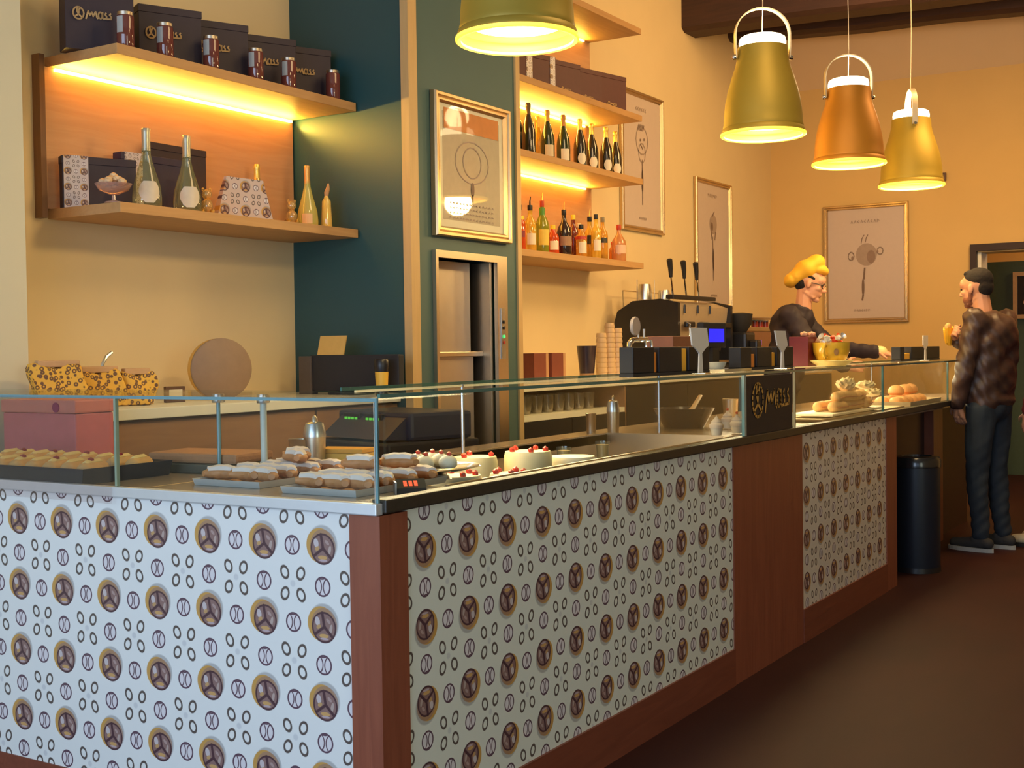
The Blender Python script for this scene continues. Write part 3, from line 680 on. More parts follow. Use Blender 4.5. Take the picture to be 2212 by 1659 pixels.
make_pendant('orange-gold pendant lamp, the middle of the far row', (-2.13, 7.05, 2.325), 0.62, OR, ZC)
make_pendant('furthest gold pendant lamp with its handle seen edge on', (-2.07, 8.18, 2.315), 2.0, OL, ZC)
#PART2
# ------------------------------------------------------------------ glassware and bottles
GG = glass('vessel_glass', (0.90, 0.93, 0.90), 0.35, 0.05)
def vessel_mat(name, tint, body, col): return glass(name, tint, 0.30, 0.05, body, col)
M_CHAMP = mat('dark_green_bottle_glass', (0.020, 0.035, 0.008), 0.08, coat=1.0, var=0.2)
M_CHAMPB = mat('black_bottle_glass', (0.022, 0.016, 0.008), 0.08, coat=1.0, var=0.2)
P_CHAMP = [(0, 0), (0.040, 0), (0.0435, 0.006), (0.044, 0.02), (0.044, 0.125), (0.041, 0.155), (0.032, 0.19), (0.021, 0.222), (0.0155, 0.245)]
P_NECK = [(0.0156, 0.238), (0.0150, 0.262), (0.0145, 0.285), (0.0165, 0.290), (0.0165, 0.306), (0.013, 0.315), (0, 0.316)]
P_WINE = [(0, 0), (0.034, 0), (0.037, 0.004), (0.037, 0.17), (0.034, 0.19), (0.017, 0.22), (0.0135, 0.235), (0.0135, 0.275)]
P_WCAP = [(0.0140, 0.262), (0.0155, 0.266), (0.0155, 0.295), (0, 0.297)]
P_SQUAT = [(0, 0), (0.045, 0), (0.048, 0.005), (0.050, 0.10), (0.046, 0.125), (0.028, 0.150), (0.014, 0.168), (0.0135, 0.20)]
P_SCAP = [(0.0145, 0.19), (0.016, 0.193), (0.016, 0.22), (0, 0.222)]
P_SHORT = [(0, 0), (0.034, 0), (0.036, 0.004), (0.036, 0.12), (0.032, 0.14), (0.015, 0.165), (0.0135, 0.19)]
P_CAP2 = [(0.0145, 0.18), (0.0155, 0.183), (0.0155, 0.208), (0, 0.21)]
P_FAT = [(0, 0), (0.040, 0), (0.044, 0.01), (0.047, 0.10), (0.048, 0.15), (0.038, 0.19), (0.018, 0.225), (0.0135, 0.25), (0.013, 0.285)]
P_FCAP = [(0.014, 0.27), (0.015, 0.272), (0.015, 0.305), (0, 0.306)]
def sc(pr, sx, sz): return [(r * sx, z * sz) for r, z in pr]
def bottle(label, loc, prof, neck, body, cap_m, lab=None, lab_z=(0.05, 0.12), sx=1.0, sz=1.0, face=-0.85, group=None, pourer=None, band=None, arc=0.9, cat='bottle', name='bottle'):
    t = thing(name, label, cat, loc, 0, group)
    bm = bmesh.new(); lathe(bm, sc(prof, sx, sz), 24); part('body', bm, body, t, smooth=True)
    bm = bmesh.new(); lathe(bm, sc(neck, sx, sz), 18); part('cap' if neck not in (P_NECK,) else 'neck_foil', bm, cap_m, t, smooth=True)
    if lab is not None:
        rr = max(r for r, z in prof) * sx + 0.0008
        bm = bmesh.new()
        if lab_z[0] < 0:   # shield-shaped label
            z0, z1 = -lab_z[0] * sz, lab_z[1] * sz; n = 10; rows = []
            for i in range(n + 1):
                k = i / n; z = z0 + (z1 - z0) * k; wv = arc * math.sin(PI * (0.12 + 0.7 * k))
                rows.append([bm.verts.new((rr * math.cos(face + wv * (j / 4 - 1)), rr * math.sin(face + wv * (j / 4 - 1)), z)) for j in range(9)])
            for A, B in zip(rows, rows[1:]):
                for j in range(8): bm.faces.new((A[j], A[j + 1], B[j + 1], B[j]))
        else: lathe(bm, [(rr, lab_z[0] * sz), (rr, lab_z[1] * sz)], 16, a0=face - arc, a1=face + arc)
        part('label_sticker', bm, lab, t, smooth=True)
    if band is not None:
        bm = bmesh.new(); z = band[0] * sz; rr = band[2] * sx; lathe(bm, [(rr, z), (rr * 1.0, band[1] * sz)], 20); part('neck_band', bm, band[3], t, smooth=True)
    if pourer is not None:
        bm = bmesh.new(); z = neck[-1][1] * sz; tube(bm, [(0, 0, z - 0.01), (0, 0, z + 0.02), (0.006, 0, z + 0.05)], [0.006, 0.0045, 0.0025], 8); part('pourer', bm, pourer, t, smooth=True)
    return t
def onshelf(px, X, z, py=400): p = at(px, py, X=X); return (X, p.y, z)
ZS_T, ZS_B = 2.4875, 1.8885
LAB = mat('off_white_label', (0.72, 0.62, 0.42), 0.6, var=0.05)
LABW = mat('white_label', (0.82, 0.76, 0.62), 0.6, var=0.05)

# champagne row
ZC2 = 2.4655
cr = 'champagne bottles on the second shelf'
for px, X, m_, nm, lb, lab in (
    (1119, -3.98, M_CHAMP, M_GOLDF, None, 'yellow-green bottle half hidden behind the pillar edge, row of sparkling wine'),
    (1143, -3.90, M_CHAMPB, mat('dark_foil', (.12, .07, .03), .35, .4), None, 'dark tall bottle, second from the pillar on the champagne shelf'),
    (1163, -4.08, mat('amber_glass', (.55, .33, .03), .1, coat=1), M_GOLDF, None, 'amber-lit bottle set back between two dark bottles'),
    (1184, -3.92, M_CHAMP, mat('copper_foil', (.5, .25, .08), .35, .6), LAB, 'green bottle with copper neck foil, its pale label low on the right'),
    (1218, -3.92, M_CHAMP, mat('brown_foil', (.38, .17, .05), .35, .5), LABW, 'green bottle with brown foil and wide white label at mid shelf'),
    (1254, -3.90, M_CHAMPB, M_GOLDF, LABW, 'dark gold-necked bottle right after the wide white label'),
    (1279, -3.92, M_CHAMPB, M_GOLDF, LABW, 'dark gold-necked bottle, third from the open end of the champagne shelf'),
    (1310, -3.90, M_CHAMPB, M_GOLDF, LABW, 'dark gold-necked bottle, last but one on the champagne shelf'),
    (1330, -3.93, M_CHAMPB, M_GOLDF, LABW, 'dark gold-necked bottle at the open end of the champagne shelf')):
    oval = m_ is M_CHAMPB
    bottle(lab, onshelf(px, X, ZC2), P_CHAMP, P_NECK, m_, nm, lb, ((-0.025, 0.095) if oval else (0.03, 0.10)), group=cr, arc=0.65, face=-0.75, sx=1.0, sz=1.02)

# spirits
ZD = 1.8905; sr = 'spirit bottles on the lowest shelf'
RED = vessel_mat('red_liquor', (0.9, 0.3, 0.1), 0.75, (0.75, 0.10, 0.02)); AMB = vessel_mat('amber_liquor', (0.95, 0.75, 0.4), 0.5, (0.85, 0.42, 0.05))
YLQ = vessel_mat('yellow_liquor', (0.98, 0.85, 0.45), 0.45, (0.95, 0.65, 0.08)); GRN = vessel_mat('olive_liquor', (0.7, 0.8, 0.2), 0.6, (0.35, 0.38, 0.03))
DKR = mat('dark_red_bottle', (0.16, 0.02, 0.015), 0.12, coat=1); DRK = mat('dark_brown_bottle', (0.025, 0.012, 0.014), 0.12, coat=1)
YL = mat('yellow_label', (0.8, 0.6, 0.1), .6); YB2 = mat('bright_yellow_cap', (0.9, 0.72, 0.05), .4); RC = mat('red_cap', (0.55, 0.05, 0.02), .4); GRC = mat('green_cap', (0.08, 0.28, 0.03), .4)
sp = [
 (1123, -3.92, P_WINE, P_WCAP, RED, M_BLACK, mat('maroon_label', (.25, .03, .05), .6), (.09, .13), .95, .95, M_BLACK, (.20, .225, .028, YB2), 'orange-red liqueur bottle with black pourer beside the pillar'),
 (1146, -3.92, P_WINE, P_WCAP, YLQ, M_BLACK, LABW, (.05, .12), 1.0, .98, M_BLACK, None, 'clear yellow-lit bottle with black cap, second from the pillar'),
 (1172, -3.92, P_FAT, P_FCAP, GRN, RC, YL, (.05, .14), .92, 1.08, M_GOLDF, (.215, .265, .0195, GRC), 'olive-green bottle with red and green neck and yellow label'),
 (1195, -3.94, P_SHORT, P_CAP2, RED, YB2, LABW, (.04, .10), 1.05, .93, None, None, 'short red bottle with white label between green and dark bottles'),  # cap is yellow because the light on it is put into its colour
 (1219, -3.92, P_FAT, P_FCAP, DRK, M_BLACK, mat('dim_label', (.35, .2, .12), .6), (.07, .13), 1.05, .98, M_GOLDF, None, 'wide dark bottle with long neck and pourer at mid shelf'),
 (1239, -3.98, P_WINE, P_WCAP, DKR, YB2, None, (0, 0), .95, .98, None, None, 'dark red bottle with yellow stopper right of the wide dark one'),
 (1256, -3.90, P_SHORT, P_CAP2, AMB, M_BLACK, LABW, (.03, .10), 1.0, 1.05, None, (.115, .135, .0365, RC), 'pale-labelled bottle with red shoulder band'),
 (1251, -4.08, P_WINE, P_WCAP, AMB, LABW, None, (0, 0), .9, .88, None, None, 'amber bottle with white cap standing in the back row'),
 (1274, -3.98, P_WINE, P_WCAP, YLQ, M_BLACK, mat('black_label', (.03, .03, .02), .5), (.11, .17), 1.0, 1.0, M_GOLDF, None, 'yellow bottle with wide black label high on its side'),
 (1288, -3.90, P_WINE, P_WCAP, YLQ, M_BLACK, LABW, (.06, .13), .9, 1.02, None, None, 'slim clear yellow bottle with black cap beside the black-labelled one'),
 (1302, -3.90, P_WINE, P_WCAP, AMB, mat('grey_cap', (.25, .2, .12), .4), mat('black_label', (.03, .03, .02), .5), (.12, .155), .95, .98, None, (.0, .04, .0355, M_BLACK), 'clear bottle with black base and dark shoulder label'),
 (1323, -3.96, P_SHORT, P_CAP2, mat('orange_bottle', (.8, .3, .05), .15, coat=1), RC, None, (0, 0), .7, .7, None, None, 'small orange bottle tucked beside the last clear bottle'),
 (1337, -3.88, P_SQUAT, P_SCAP, vessel_mat('brandy_glass', (.95, .7, .5), .45, (.75, .36, .15)), RC, mat('pink_label', (.75, .5, .35), .6), (.05, .1), 1.0, 1.15, None, None, 'broad-shouldered brandy bottle with red cap at the shelf end')]
for px, X, p1, p2, m_, cm, lb, lz, sx, sz, pr, bd, lab in sp:
    bottle(lab, onshelf(px, X, ZD, 540), p1, p2, m_, cm, lb, lz, sx, sz, group=sr, pourer=pr, band=bd, face=-0.75, arc=.8)

# ------------------------------------------------------------------ card boxes
PT = pattern('print_small', 'Y', 0.0, 0.02, p=0.062, base=(0.62, 0.56, 0.58))
def card_box(label, loc, rz, wd, dp, h, stripe=None, lg_=None, group=None, m_=M_NAVY, lowlogo=False):
    """front face looks along local +x, width along local y"""
    t = thing('card_box', label, 'box', loc, rz, group)
    lbox('body', m_, t, -dp, -wd / 2, 0, 0, wd / 2, h - 0.03, bev=0.002)
    lbox('lid', m_, t, -dp - 0.002, -wd / 2 - 0.002, h - 0.03, 0.002, wd / 2 + 0.002, h, bev=0.002)
    if stripe: lbox('patterned_band', PT, t, -dp - 0.004, stripe[0], 0.0005, 0.004, stripe[1], h + 0.002, label='pale patterned paper band')
    if lg_: logo(t, (0.004, lg_[0], lg_[1]), (0, 1, 0), lg_[2], mat('gold_ink_dim', (0.55, 0.36, 0.16), 0.6), wdt=0.11, name='gold_lettering')
    return t
rzb = -math.radians(25.7)
for i, (px, wd, h, lab) in enumerate(((217, .262, .26, 'first navy box with gold lettering at the left end of the upper shelf'), (378, .262, .25, 'second navy box from the left on the upper shelf, gold letters beside a jar'),
        (482, .262, .25, 'third navy box on the upper shelf'), (588, .262, .25, 'fourth navy box on the upper shelf, next to last'), (689, .262, .25, 'last navy box on the upper shelf beside the teal pillar'))):
    p = at(px, 150, X=-3.93)
    yy = p.y + (.012 if i == 0 else -.01) if i < 4 else 4.53
    card_box(lab, (-3.94, yy, ZS_T), rzb, wd, 0.10, h, lg_=(-0.055, 0.135, 0.028), group='navy boxes on the upper shelf')
JB = vessel_mat('brown_jar_fill', (.8, .5, .4), .78, (0.20, 0.055, 0.045))
for i, (px, lab) in enumerate(((272, 'jar at the very corner of the upper shelf before the first navy box'), (357, 'jar second from the left, before the second navy box'), (456, 'jar third from the left, before the third navy box'), (552, 'jar before the fourth navy box'), (623, 'jar next to last, between the fourth and fifth boxes'), (718, 'last jar on the upper shelf nearest the teal pillar'))):
    p = at(px, 120, X=-3.825)
    t = thing('jar', 'brown-filled glass ' + lab, 'jar', (-3.825, p.y, ZS_T), 0, 'glass jars before the navy boxes')
    bm = bmesh.new(); lathe(bm, [(0, 0), (0.030, 0), (0.033, 0.005), (0.033, 0.118), (0.029, 0.126)], 20); part('body', bm, JB, t, smooth=True)
    bm = bmesh.new(); lathe(bm, [(0.030, 0.124), (0.031, 0.136), (0.028, 0.138), (0, 0.138)], 20); part('lid', bm, M_STEELW, t, smooth=True)
    if i != 5:
        bm = bmesh.new(); lathe(bm, [(0.0336, 0.055), (0.0336, 0.118)], 8, a0=-1.9, a1=-1.0); part('label_sticker', bm, mat('pale_grey_label', (.42, .44, .44), .5), t, smooth=True)

# right shelf boxes
g = 'navy boxes on the right wall shelf'
for px, wd, h, st, lw_, lab in ((1131, .13, .20, (0.0, 0.05), None, 'small navy box with pale band beside the pillar, right shelf'), (1170, .20, .205, (0.05, .095), None, 'navy box with pale band at its right side, right shelf'), (1219, .25, .215, None, (-.03, .04, .016), 'navy box with low gold lettering, third on the right shelf'),
        (1268, .24, .225, None, (-.03, .04, .016), 'slim navy box next to last on the right shelf'), (1320, .26, .25, None, (-.04, .05, .018), 'tall navy box at the open end of the right shelf')):
    p = at(px, 190, X=-3.9)
    card_box(lab, (-3.88, min(p.y, 7.66), 2.8955), rzb * .5, wd, .09, h, stripe=st, lg_=lw_, group=g, m_=mat('plum_card', (0.10, 0.028, 0.03), .55))

# left lower shelf
card_box('low dark box with pale patterned band at the left of the lower shelf', (-4.045, 3.405, ZS_B), rzb, .29, .05, .205, stripe=(-.14, -0.045))
p = at(328, 420, X=-4.08); card_box('navy box with patterned band standing behind the glass dish', (-4.065, p.y, ZS_B), -.05, .33, .05, .25, stripe=(-.15, -0.06), m_=mat('navy_blue_card', (.03, .022, .06), .55))
p = at(392, 420, X=-4.12); card_box('tall dark box behind the two clear decanter bottles', (-4.135, p.y, ZS_B), 0, .33, .03, .325)
t = thing('glass_dish', 'footed glass dish heaped with pale meringues on the lower shelf', 'dish', (*at(246, 430, X=-3.85).xy, ZS_B))
bm = bmesh.new(); lathe(bm, [(0, 0), (0.035, 0), (0.034, 0.005), (0.008, 0.012), (0.007, 0.03), (0.02, 0.035), (0.055, 0.05), (0.07, 0.075), (0.066, 0.075), (0.052, 0.054), (0, 0.04)], 28); part('dish', bm, vessel_mat('rosy_glass', (.95, .85, .82), .35, (.75, .5, .42)), t, smooth=True)
bm = bmesh.new()
for i in range(26):
    a = random.uniform(0, 2 * PI); r = random.uniform(0, .045); z = 0.072 + 0.04 * (1 - (r / .05) ** 2) * random.uniform(.4, 1)
    ball(bm, (r * math.cos(a), r * math.sin(a), z), (.017, .017, .013), 1)
part('meringues', bm, mat('meringue', (.72, .52, .30), .7, bump=.3), t, smooth=True)['kind'] = 'stuff'
P_DEC = [(0, 0), (0.052, 0), (0.057, 0.008), (0.058, 0.04), (0.053, 0.085), (0.040, 0.13), (0.026, 0.175), (0.018, 0.21), (0.017, 0.235)]
P_DN = [(0.0175, 0.225), (0.0165, 0.25), (0.017, 0.30), (0.0175, 0.312), (0.016, 0.315), (0, 0.315)]
DG = glass('decanter_glass', (.92, .93, .84), .35, .05, .14, (.55, .58, .25))
for px, lab in ((318, 'clear pear-shaped bottle with shield label, left one of the two'), (405, 'clear pear-shaped bottle with shield label, right one of the two')):
    bottle(lab, (*at(px, 440, X=-3.87).xy, ZS_B), P_DEC, P_DN, DG, mat('silver_grey_foil', (.5, .47, .36), .35, .7), mat('shield_label', (.70, .60, .45), .55), (-0.015, .10), group='clear pear-shaped bottles', face=-.55, arc=.75)
OG = glass('gold_tinted_glass', (.98, .85, .55), .5, .06, .35, (.8, .55, .2))
def ornament(label, px, s=1.0):
    t = thing('glass_ornament', label, 'ornament', (*at(px, 455, X=-3.85).xy, ZS_B), -.6)
    bm = bmesh.new(); ball(bm, (0, 0, .026 * s), (.026 * s, .020 * s, .026 * s), 2); part('body', bm, OG, t, smooth=True)
    bm = bmesh.new(); ball(bm, (0, 0, .066 * s), .017 * s, 2); ball(bm, (.0, .012 * s, .082 * s), .006 * s, 1); ball(bm, (0, -.012 * s, .082 * s), .006 * s, 1); part('head', bm, OG, t, smooth=True)
    for q in ((.014, .016), (.014, -.016), (-.012, .019), (-.012, -.019)):
        bm = bmesh.new(); ball(bm, (q[0] * s, q[1] * s, .009 * s), (.011 * s, .008 * s, .0085 * s), 1); part('foot', bm, M_GOLDF if q[0] > 0 else OG, t, smooth=True)
    return t
ornament('small glass bear-shaped ornament between bottle and patterned bag', 447, 1.25)
ornament('small gold and glass ornament right of the patterned bag', 630, 1.25)
p = at(535, 465, X=-3.86)
t = thing('gift_bag', 'trapezoid gift bag with brown roundels on the lower shelf', 'bag', (-3.87, p.y, ZS_B), -.25)
bm = bmesh.new(); A = [(-.14, 0), (.14, 0), (.09, .175), (-.093, .18)]
va = [bm.verts.new((0.0, y, z)) for y, z in A]; vb = [bm.verts.new((-.05 if z < .1 else -.02, y, z)) for y, z in A]
bm.faces.new(va); bm.faces.new(vb[::-1])
for i in range(4): bm.faces.new((va[i], vb[i], vb[(i + 1) % 4], va[(i + 1) % 4]))
part('body', bm, pattern('print_bag', 'Y', 0.0, 0.035, p=0.105, base=(0.62, 0.50, 0.47)), t)
GLD = mat('lit_gold_foil', (.95, .68, .15), .3, .5, var=.1)
bottle('bottle with bright gold neck standing behind the gift bag', (*at(556, 440, X=-4.08).xy, ZS_B), P_CHAMP, P_NECK, mat('gold_bottle', (.7, .45, .1), .2, .3, coat=1), GLD, sx=.9, sz=.93)
bottle('pale yellow prosecco bottle with orange foil, right end of the lower shelf', (*at(665, 478, X=-3.93).xy, ZS_B), P_DEC, P_DN, glass('pale_yellow_wine', (.95, .92, .5), .3, .06, .6, (.8, .72, .2)), mat('copper_gold_foil', (.75, .42, .12), .35, .5), mat('peach_label', (.8, .55, .3), .5), (.02, .07), sx=.85, sz=.93, face=-.9, arc=.5)
t = thing('bottle', 'slender yellow bottle with crooked stopper, nearest the teal pillar', 'bottle', (*at(706, 485, X=-3.88).xy, ZS_B), 0)
bm = bmesh.new(); lathe(bm, [(0, 0), (.024, 0), (.027, .006), (.025, .05), (.022, .10), (.021, .13), (.012, .145), (.009, .155)], 20); part('body', bm, mat('golden_yellow_glaze', (.8, .52, .1), .15, coat=1), t, smooth=True)
bm = bmesh.new(); tube(bm, [(0, 0, .15), (0, .002, .17), (.002, .010, .19), (.0, .016, .215)], [.009, .012, .010, .004], 10); part('stopper', bm, mat('cork_brown', (.5, .28, .12), .6), t, smooth=True)

# ------------------------------------------------------------------ left back counter objects
ZB1 = 1.1105
YP_ = mat('yellow_wrap', (0.85, 0.48, 0.05), .55, var=.1)
wrapm = new_mat('yellow_patterned_wrap'); nt = wrapm.node_tree; b = bsdf(wrapm); tc = nt.nodes.new('ShaderNodeTexCoord'); vo = nt.nodes.new('ShaderNodeTexVoronoi'); vo.inputs['Scale'].default_value = 55
nt.links.new(tc.outputs['Object'], vo.inputs['Vector']); d_ = S(nt, vo.outputs['Distance'])
nt.links.new(mixcol(nt, below((d_ - 0.33).abs(), 0.13, 0.08), (0.85, 0.46, 0.05), (0.16, 0.07, 0.03)), b.inputs['Base Color']); b.inputs['Roughness'].default_value = .6
for px, w_, h_, lab, yy in ((125, .19, .16, 'large yellow patterned paper loaf bag at the far left', 0), (213, .18, .135, 'yellow patterned paper bag in the middle of the three', .04), (294, .14, .125, 'small orange patterned paper bag at the right of the three', 0)):
    p = at(px, 845, X=-3.80 - yy)
    t = thing('paper_bag', lab, 'bag', (p.x, p.y, ZB1), -.35, 'patterned paper bags on the back counter')
    bm = bmesh.new(); vs_ = box(bm, -.05, -w_ / 2, 0.0, .05, w_ / 2, h_, bev=.02)
    bmesh.ops.subdivide_edges(bm, edges=bm.edges[:], cuts=3, use_grid_fill=True)
    for v in bm.verts:
        k = v.co.z / h_; v.co.x *= 1 - .5 * k; v.co.y += .012 * math.sin(40 * v.co.z + px); v.co.x += .008 * math.sin(60 * v.co.y + 30 * v.co.z)
        if v.co.z > .02: v.co.z += .010 * math.sin(45 * v.co.y + px)
        v.co.z = max(0, v.co.z)
    part('paper', bm, wrapm, t, smooth=True)
    bm = bmesh.new(); box(bm, -.022, -w_ / 2 + .02, h_ - .006, .022, w_ / 2 - .02, h_ + .018, bev=.005); part('folded_top', bm, mat('tan_paper', (.62, .36, .16), .7), t)
p = at(222, 785, X=-3.9); t = thing('cake_slice', 'grey metal cake slice sticking up out of the bags', 'utensil', (p.x, p.y, ZB1), 0)
bm = bmesh.new(); tube(bm, [(0, 0, 0), (0, -.002, .16), (0, .02, .19), (0, .045, .205)], [.005, .006, .008, .007], 8); part('handle', bm, M_STEEL, t, smooth=True)
p = at(377, 840, X=-3.85); t = thing('small_frame', 'little dark-edged stand with pale card on the back counter', 'stand', (-3.85, p.y, ZB1), -.2)
lbox('frame', mat('brown_frame', (.12, .06, .04), .5), t, -.01, -.045, 0, .008, .045, .065, bev=.003); lbox('card', M_CREAM, t, .008, -.03, .015, .010, .03, .052)
p = at(482, 845, X=-3.85); t = thing('round_tin', 'upright round grey-brown tin with yellow rim on the back counter', 'tin', (-3.86, p.y, ZB1), math.radians(-28))
Mx = Matrix.Rotation(PI / 2, 3, 'Y')
bm = bmesh.new(); lathe(bm, [(0, 0), (.128, 0), (.130, .004), (.130, .05)], 48, (-.05, 0, .130), M=Mx); part('side', bm, mat('yellow_tin', (.75, .42, .06), .45), t, smooth=True)
bm = bmesh.new(); lathe(bm, [(.131, 0), (.131, .012), (.126, .016), (0, .016)], 48, (0.0, 0, .130), M=Mx); part('lid', bm, mat('taupe_lid', (.30, .19, .11), .6), t, smooth=True)
# point of sale screen against the pillar
p0 = at(655, 845, Y=4.50); p1 = at(868, 845, Y=4.50)
t = thing('till_screen', 'black till screen seen from behind before the teal pillar', 'screen', ((p0.x + p1.x) / 2, 4.50, ZB1))
hw = (p1.x - p0.x) / 2
lbox('foot', M_BLACKM, t, -.09, -.06, 0, .09, .06, .012, bev=.004); lbox('stem', M_BLACKM, t, -.03, -.005, .01, .03, .02, .08)
lbox('casing', M_BLACKM, t, -hw + .06, -.02, .015, hw, .02, .182, bev=.006); lbox('side_wing', mat('grey_plastic', (.09, .07, .06), .5), t, -hw, -.03, .0, -hw + .075, .02, .178, bev=.004)
p = at(708, 768, Y=4.47); t = thing('card_sign', 'blank ochre card standing on top of the till screen', 'sign', (p.x, 4.49, ZB1 + .1835), .12)
bm = bmesh.new(); box(bm, -.072, -.003, 0, .072, .003, .088); 
for v in bm.verts: v.co.y += v.co.z * .25; v.co.x += v.co.z * .06
part('card', bm, mat('ochre_card', (.62, .38, .10), .6), t)
p = at(822, 835, Y=4.40); t = thing('cup_dispenser', 'black holder with a yellow paper cup beside the till screen', 'holder', (p.x, 4.41, ZB1), 0)
bm = bmesh.new(); lathe(bm, [(0, 0), (.028, 0), (.028, .03), (.02, .04), (0, .04)], 18); part('foot', bm, M_BLACK, t, smooth=True)
bm = bmesh.new(); lathe(bm, [(0.0, .035), (.026, .035), (.030, .105), (.027, .105), (0, .10)], 18); part('paper_cup', bm, M_YEL, t, smooth=True)
bm = bmesh.new(); lathe(bm, [(.029, .10), (.033, .125), (.033, .155), (.028, .162), (0, .162)], 18); part('holder_top', bm, M_BLACK, t, smooth=True)
# cash register on the worktop behind the wing
p = at(725, 955, Z=1.0)
t = thing('cash_register', 'dark cash register with green digits seen through the glass case', 'register', (-3.05, 4.0, 0.0), -.3)
wr = lbox('cabinet', mat('maroon_cabinet', (.09, .025, .02), .5), t, -.30, -.25, 0, .30, .25, .86)
lbox('drawer', M_BLACK, t, -.27, -.22, .861, .27, .22, .96, bev=.01); lbox('casing', mat('blue_black_plastic', (.015, .02, .04), .4), t, -.25, -.1, .961, .25, .2, 1.07, bev=.015)
bm = bmesh.new(); prism(bm, [(-.2, .97), (-.1, .965), (-.1, 1.05)], 'X', -.22, .22); part('keyboard', bm, mat('blue_black_plastic', (.015, .02, .04), .4), t)
GD = mat('green_digits', (0, 0, 0), .5, emit=(.2, 1, .1), es=.55)
for k, dx in enumerate((-.13, .02)):
    dsp = lbox('display', M_BLACK, t, dx - .06, -.115, 1.0, dx + .06, -.1, 1.06, bev=.003)
    for j in range(4): o = lbox('digit', GD, dsp, dx - .045 + j * .024, -.118, 1.02, dx - .029 + j * .024, -.1155, 1.045)

# ------------------------------------------------------------------ worktop tools seen through glass
def steelcup(label, px, py, r, h, grp, z=0.9405, tall=False, Y=None):
    p = at(px, py, Z=z); t = thing('cocktail_shaker' if tall else 'steel_cup', label, 'shaker' if tall else 'cup', (p.x, p.y, z), 0, grp)
    if tall:
        bm = bmesh.new(); lathe(bm, [(0, 0), (r * .86, 0), (r * .88, .004), (r, h * .55), (r, h * .58)], 24); part('body', bm, M_STEELW, t, smooth=True)
        bm = bmesh.new(); lathe(bm, [(r * 1.03, h * .57), (r * 1.03, h * .6), (r * .95, h * .72), (r * .8, h * .84), (r * .55, h * .87), (0, h * .87)], 24); part('strainer_top', bm, M_STEEL, t, smooth=True)
        bm = bmesh.new(); lathe(bm, [(0, h * .87), (r * .3, h * .87), (r * .25, h * .96), (r * .1, h), (0, h)], 16); part('cap', bm, M_STEELW, t, smooth=True)
    else:
        bm = bmesh.new(); lathe(bm, [(0, 0), (r * .85, 0), (r * .87, .004), (r, h), (r * 1.05, h + .002), (r * .96, h), (r * .82, .008), (0, .008)], 24); part('body', bm, M_STEELW, t, smooth=True)
    return t
steelcup('steel cup behind the croissant trays', 650, 1004, .038, .083, None)
steelcup('tall steel shaker behind the croissant trays', 681, 1004, .036, .16, None, tall=True)
steelcup('small steel cup on the back ledge of the long counter', 1277, 935, .023, .082, None, z=.9405)
steelcup('tall steel shaker on the back ledge of the long counter', 1325, 937, .027, .165, None, z=.9405, tall=True)
steelcup('steel milk jug at the end of the well beside the logo panel', 1578, 905, .040, .10, None, z=.9405)
p = at(745, 1000, Z=.9405); t = thing('napkin_box', 'flat yellow box of napkins behind the croissants', 'box', (p.x, p.y, .9405), .25)
lbox('body', M_YEL, t, -.085, -.05, 0, .085, .05, .035, bev=.003); lbox('lid', mat('deep_yellow_card', (.85, .42, .03), .5), t, -.087, -.052, .0355, .087, .052, .05, bev=.003)

# ------------------------------------------------------------------ trays of pastry in the wing
BROWNP = mat('baked_pastry', (.50, .22, .08), .55, var=.35, scale=40, bump=.2); SUG = mat('icing_sugar', (.80, .70, .66), .8, var=.1, scale=60)
def croissant(label, loc, rz, group, s=1.0, top=SUG, body=BROWNP):
    t = thing('croissant', label, 'pastry', loc, rz, group)
    bm = bmesh.new(); n = 9; pts = []; rs = []
    for i in range(n):
        a = -1.15 + 2.3 * i / (n - 1); pts.append((.045 * s * (math.cos(a) - .6), .055 * s * math.sin(a), .019 * s)); rs.append(s * (.007 + .017 * math.cos(a * 1.15) ** 1) * (1.0 if i % 2 else .88))
    tube(bm, pts, rs, 10, flat=.82); 
    for v in bm.verts: v.co.z = max(v.co.z, .001)
    part('crust', bm, body, t, smooth=True)
    if top is not None:
        bm = bmesh.new(); tube(bm, [(x, y, z + .010 * s) for x, y, z in pts[1:-1]], [r * .86 for r in rs[1:-1]], 8, flat=.75); part('icing', bm, top, t, smooth=True)
    return t
def tray(label, loc, rz, wx, wy, h=.018, m_=None, name='tray', liner=None):
    t = thing(name, label, 'tray', loc, rz); m_ = m_ or M_RIMS
    bm = bmesh.new(); lp = []
    for k, z in ((.97, 0), (1.0, h), (.985, h), (.95, .004)):
        lp.append([bm.verts.new((x * wx / 2 * k, y * wy / 2 * k, z)) for x, y in ((-1, -1), (1, -1), (1, 1), (-1, 1))])
    for A, B in zip(lp, lp[1:]):
        for i in range(4): bm.faces.new((A[i], A[(i + 1) % 4], B[(i + 1) % 4], B[i]))
    bm.faces.new(lp[0][::-1]); bm.faces.new(lp[-1]); part('pan', bm, m_, t)
    if liner: lbox('paper_liner', liner, t, -wx / 2 * .93, -wy / 2 * .93, .0045, wx / 2 * .93, wy / 2 * .93, .007)
    return t
LIN = mat('brown_baking_paper', (.50, .26, .12), .7)
ZT = 0.9405
a = at(435, 1045, Z=.96); b2 = at(578, 1052, Z=.96)
t1 = tray('left steel tray of sugared croissants on brown paper', (-2.47, 2.68, ZT), 0.0, .25, .40, liner=LIN)
t2 = tray('right steel tray of sugared croissants close to the glass corner', (-2.10, 2.63, ZT), 0.0, .25, .40, liner=LIN)
k = 0
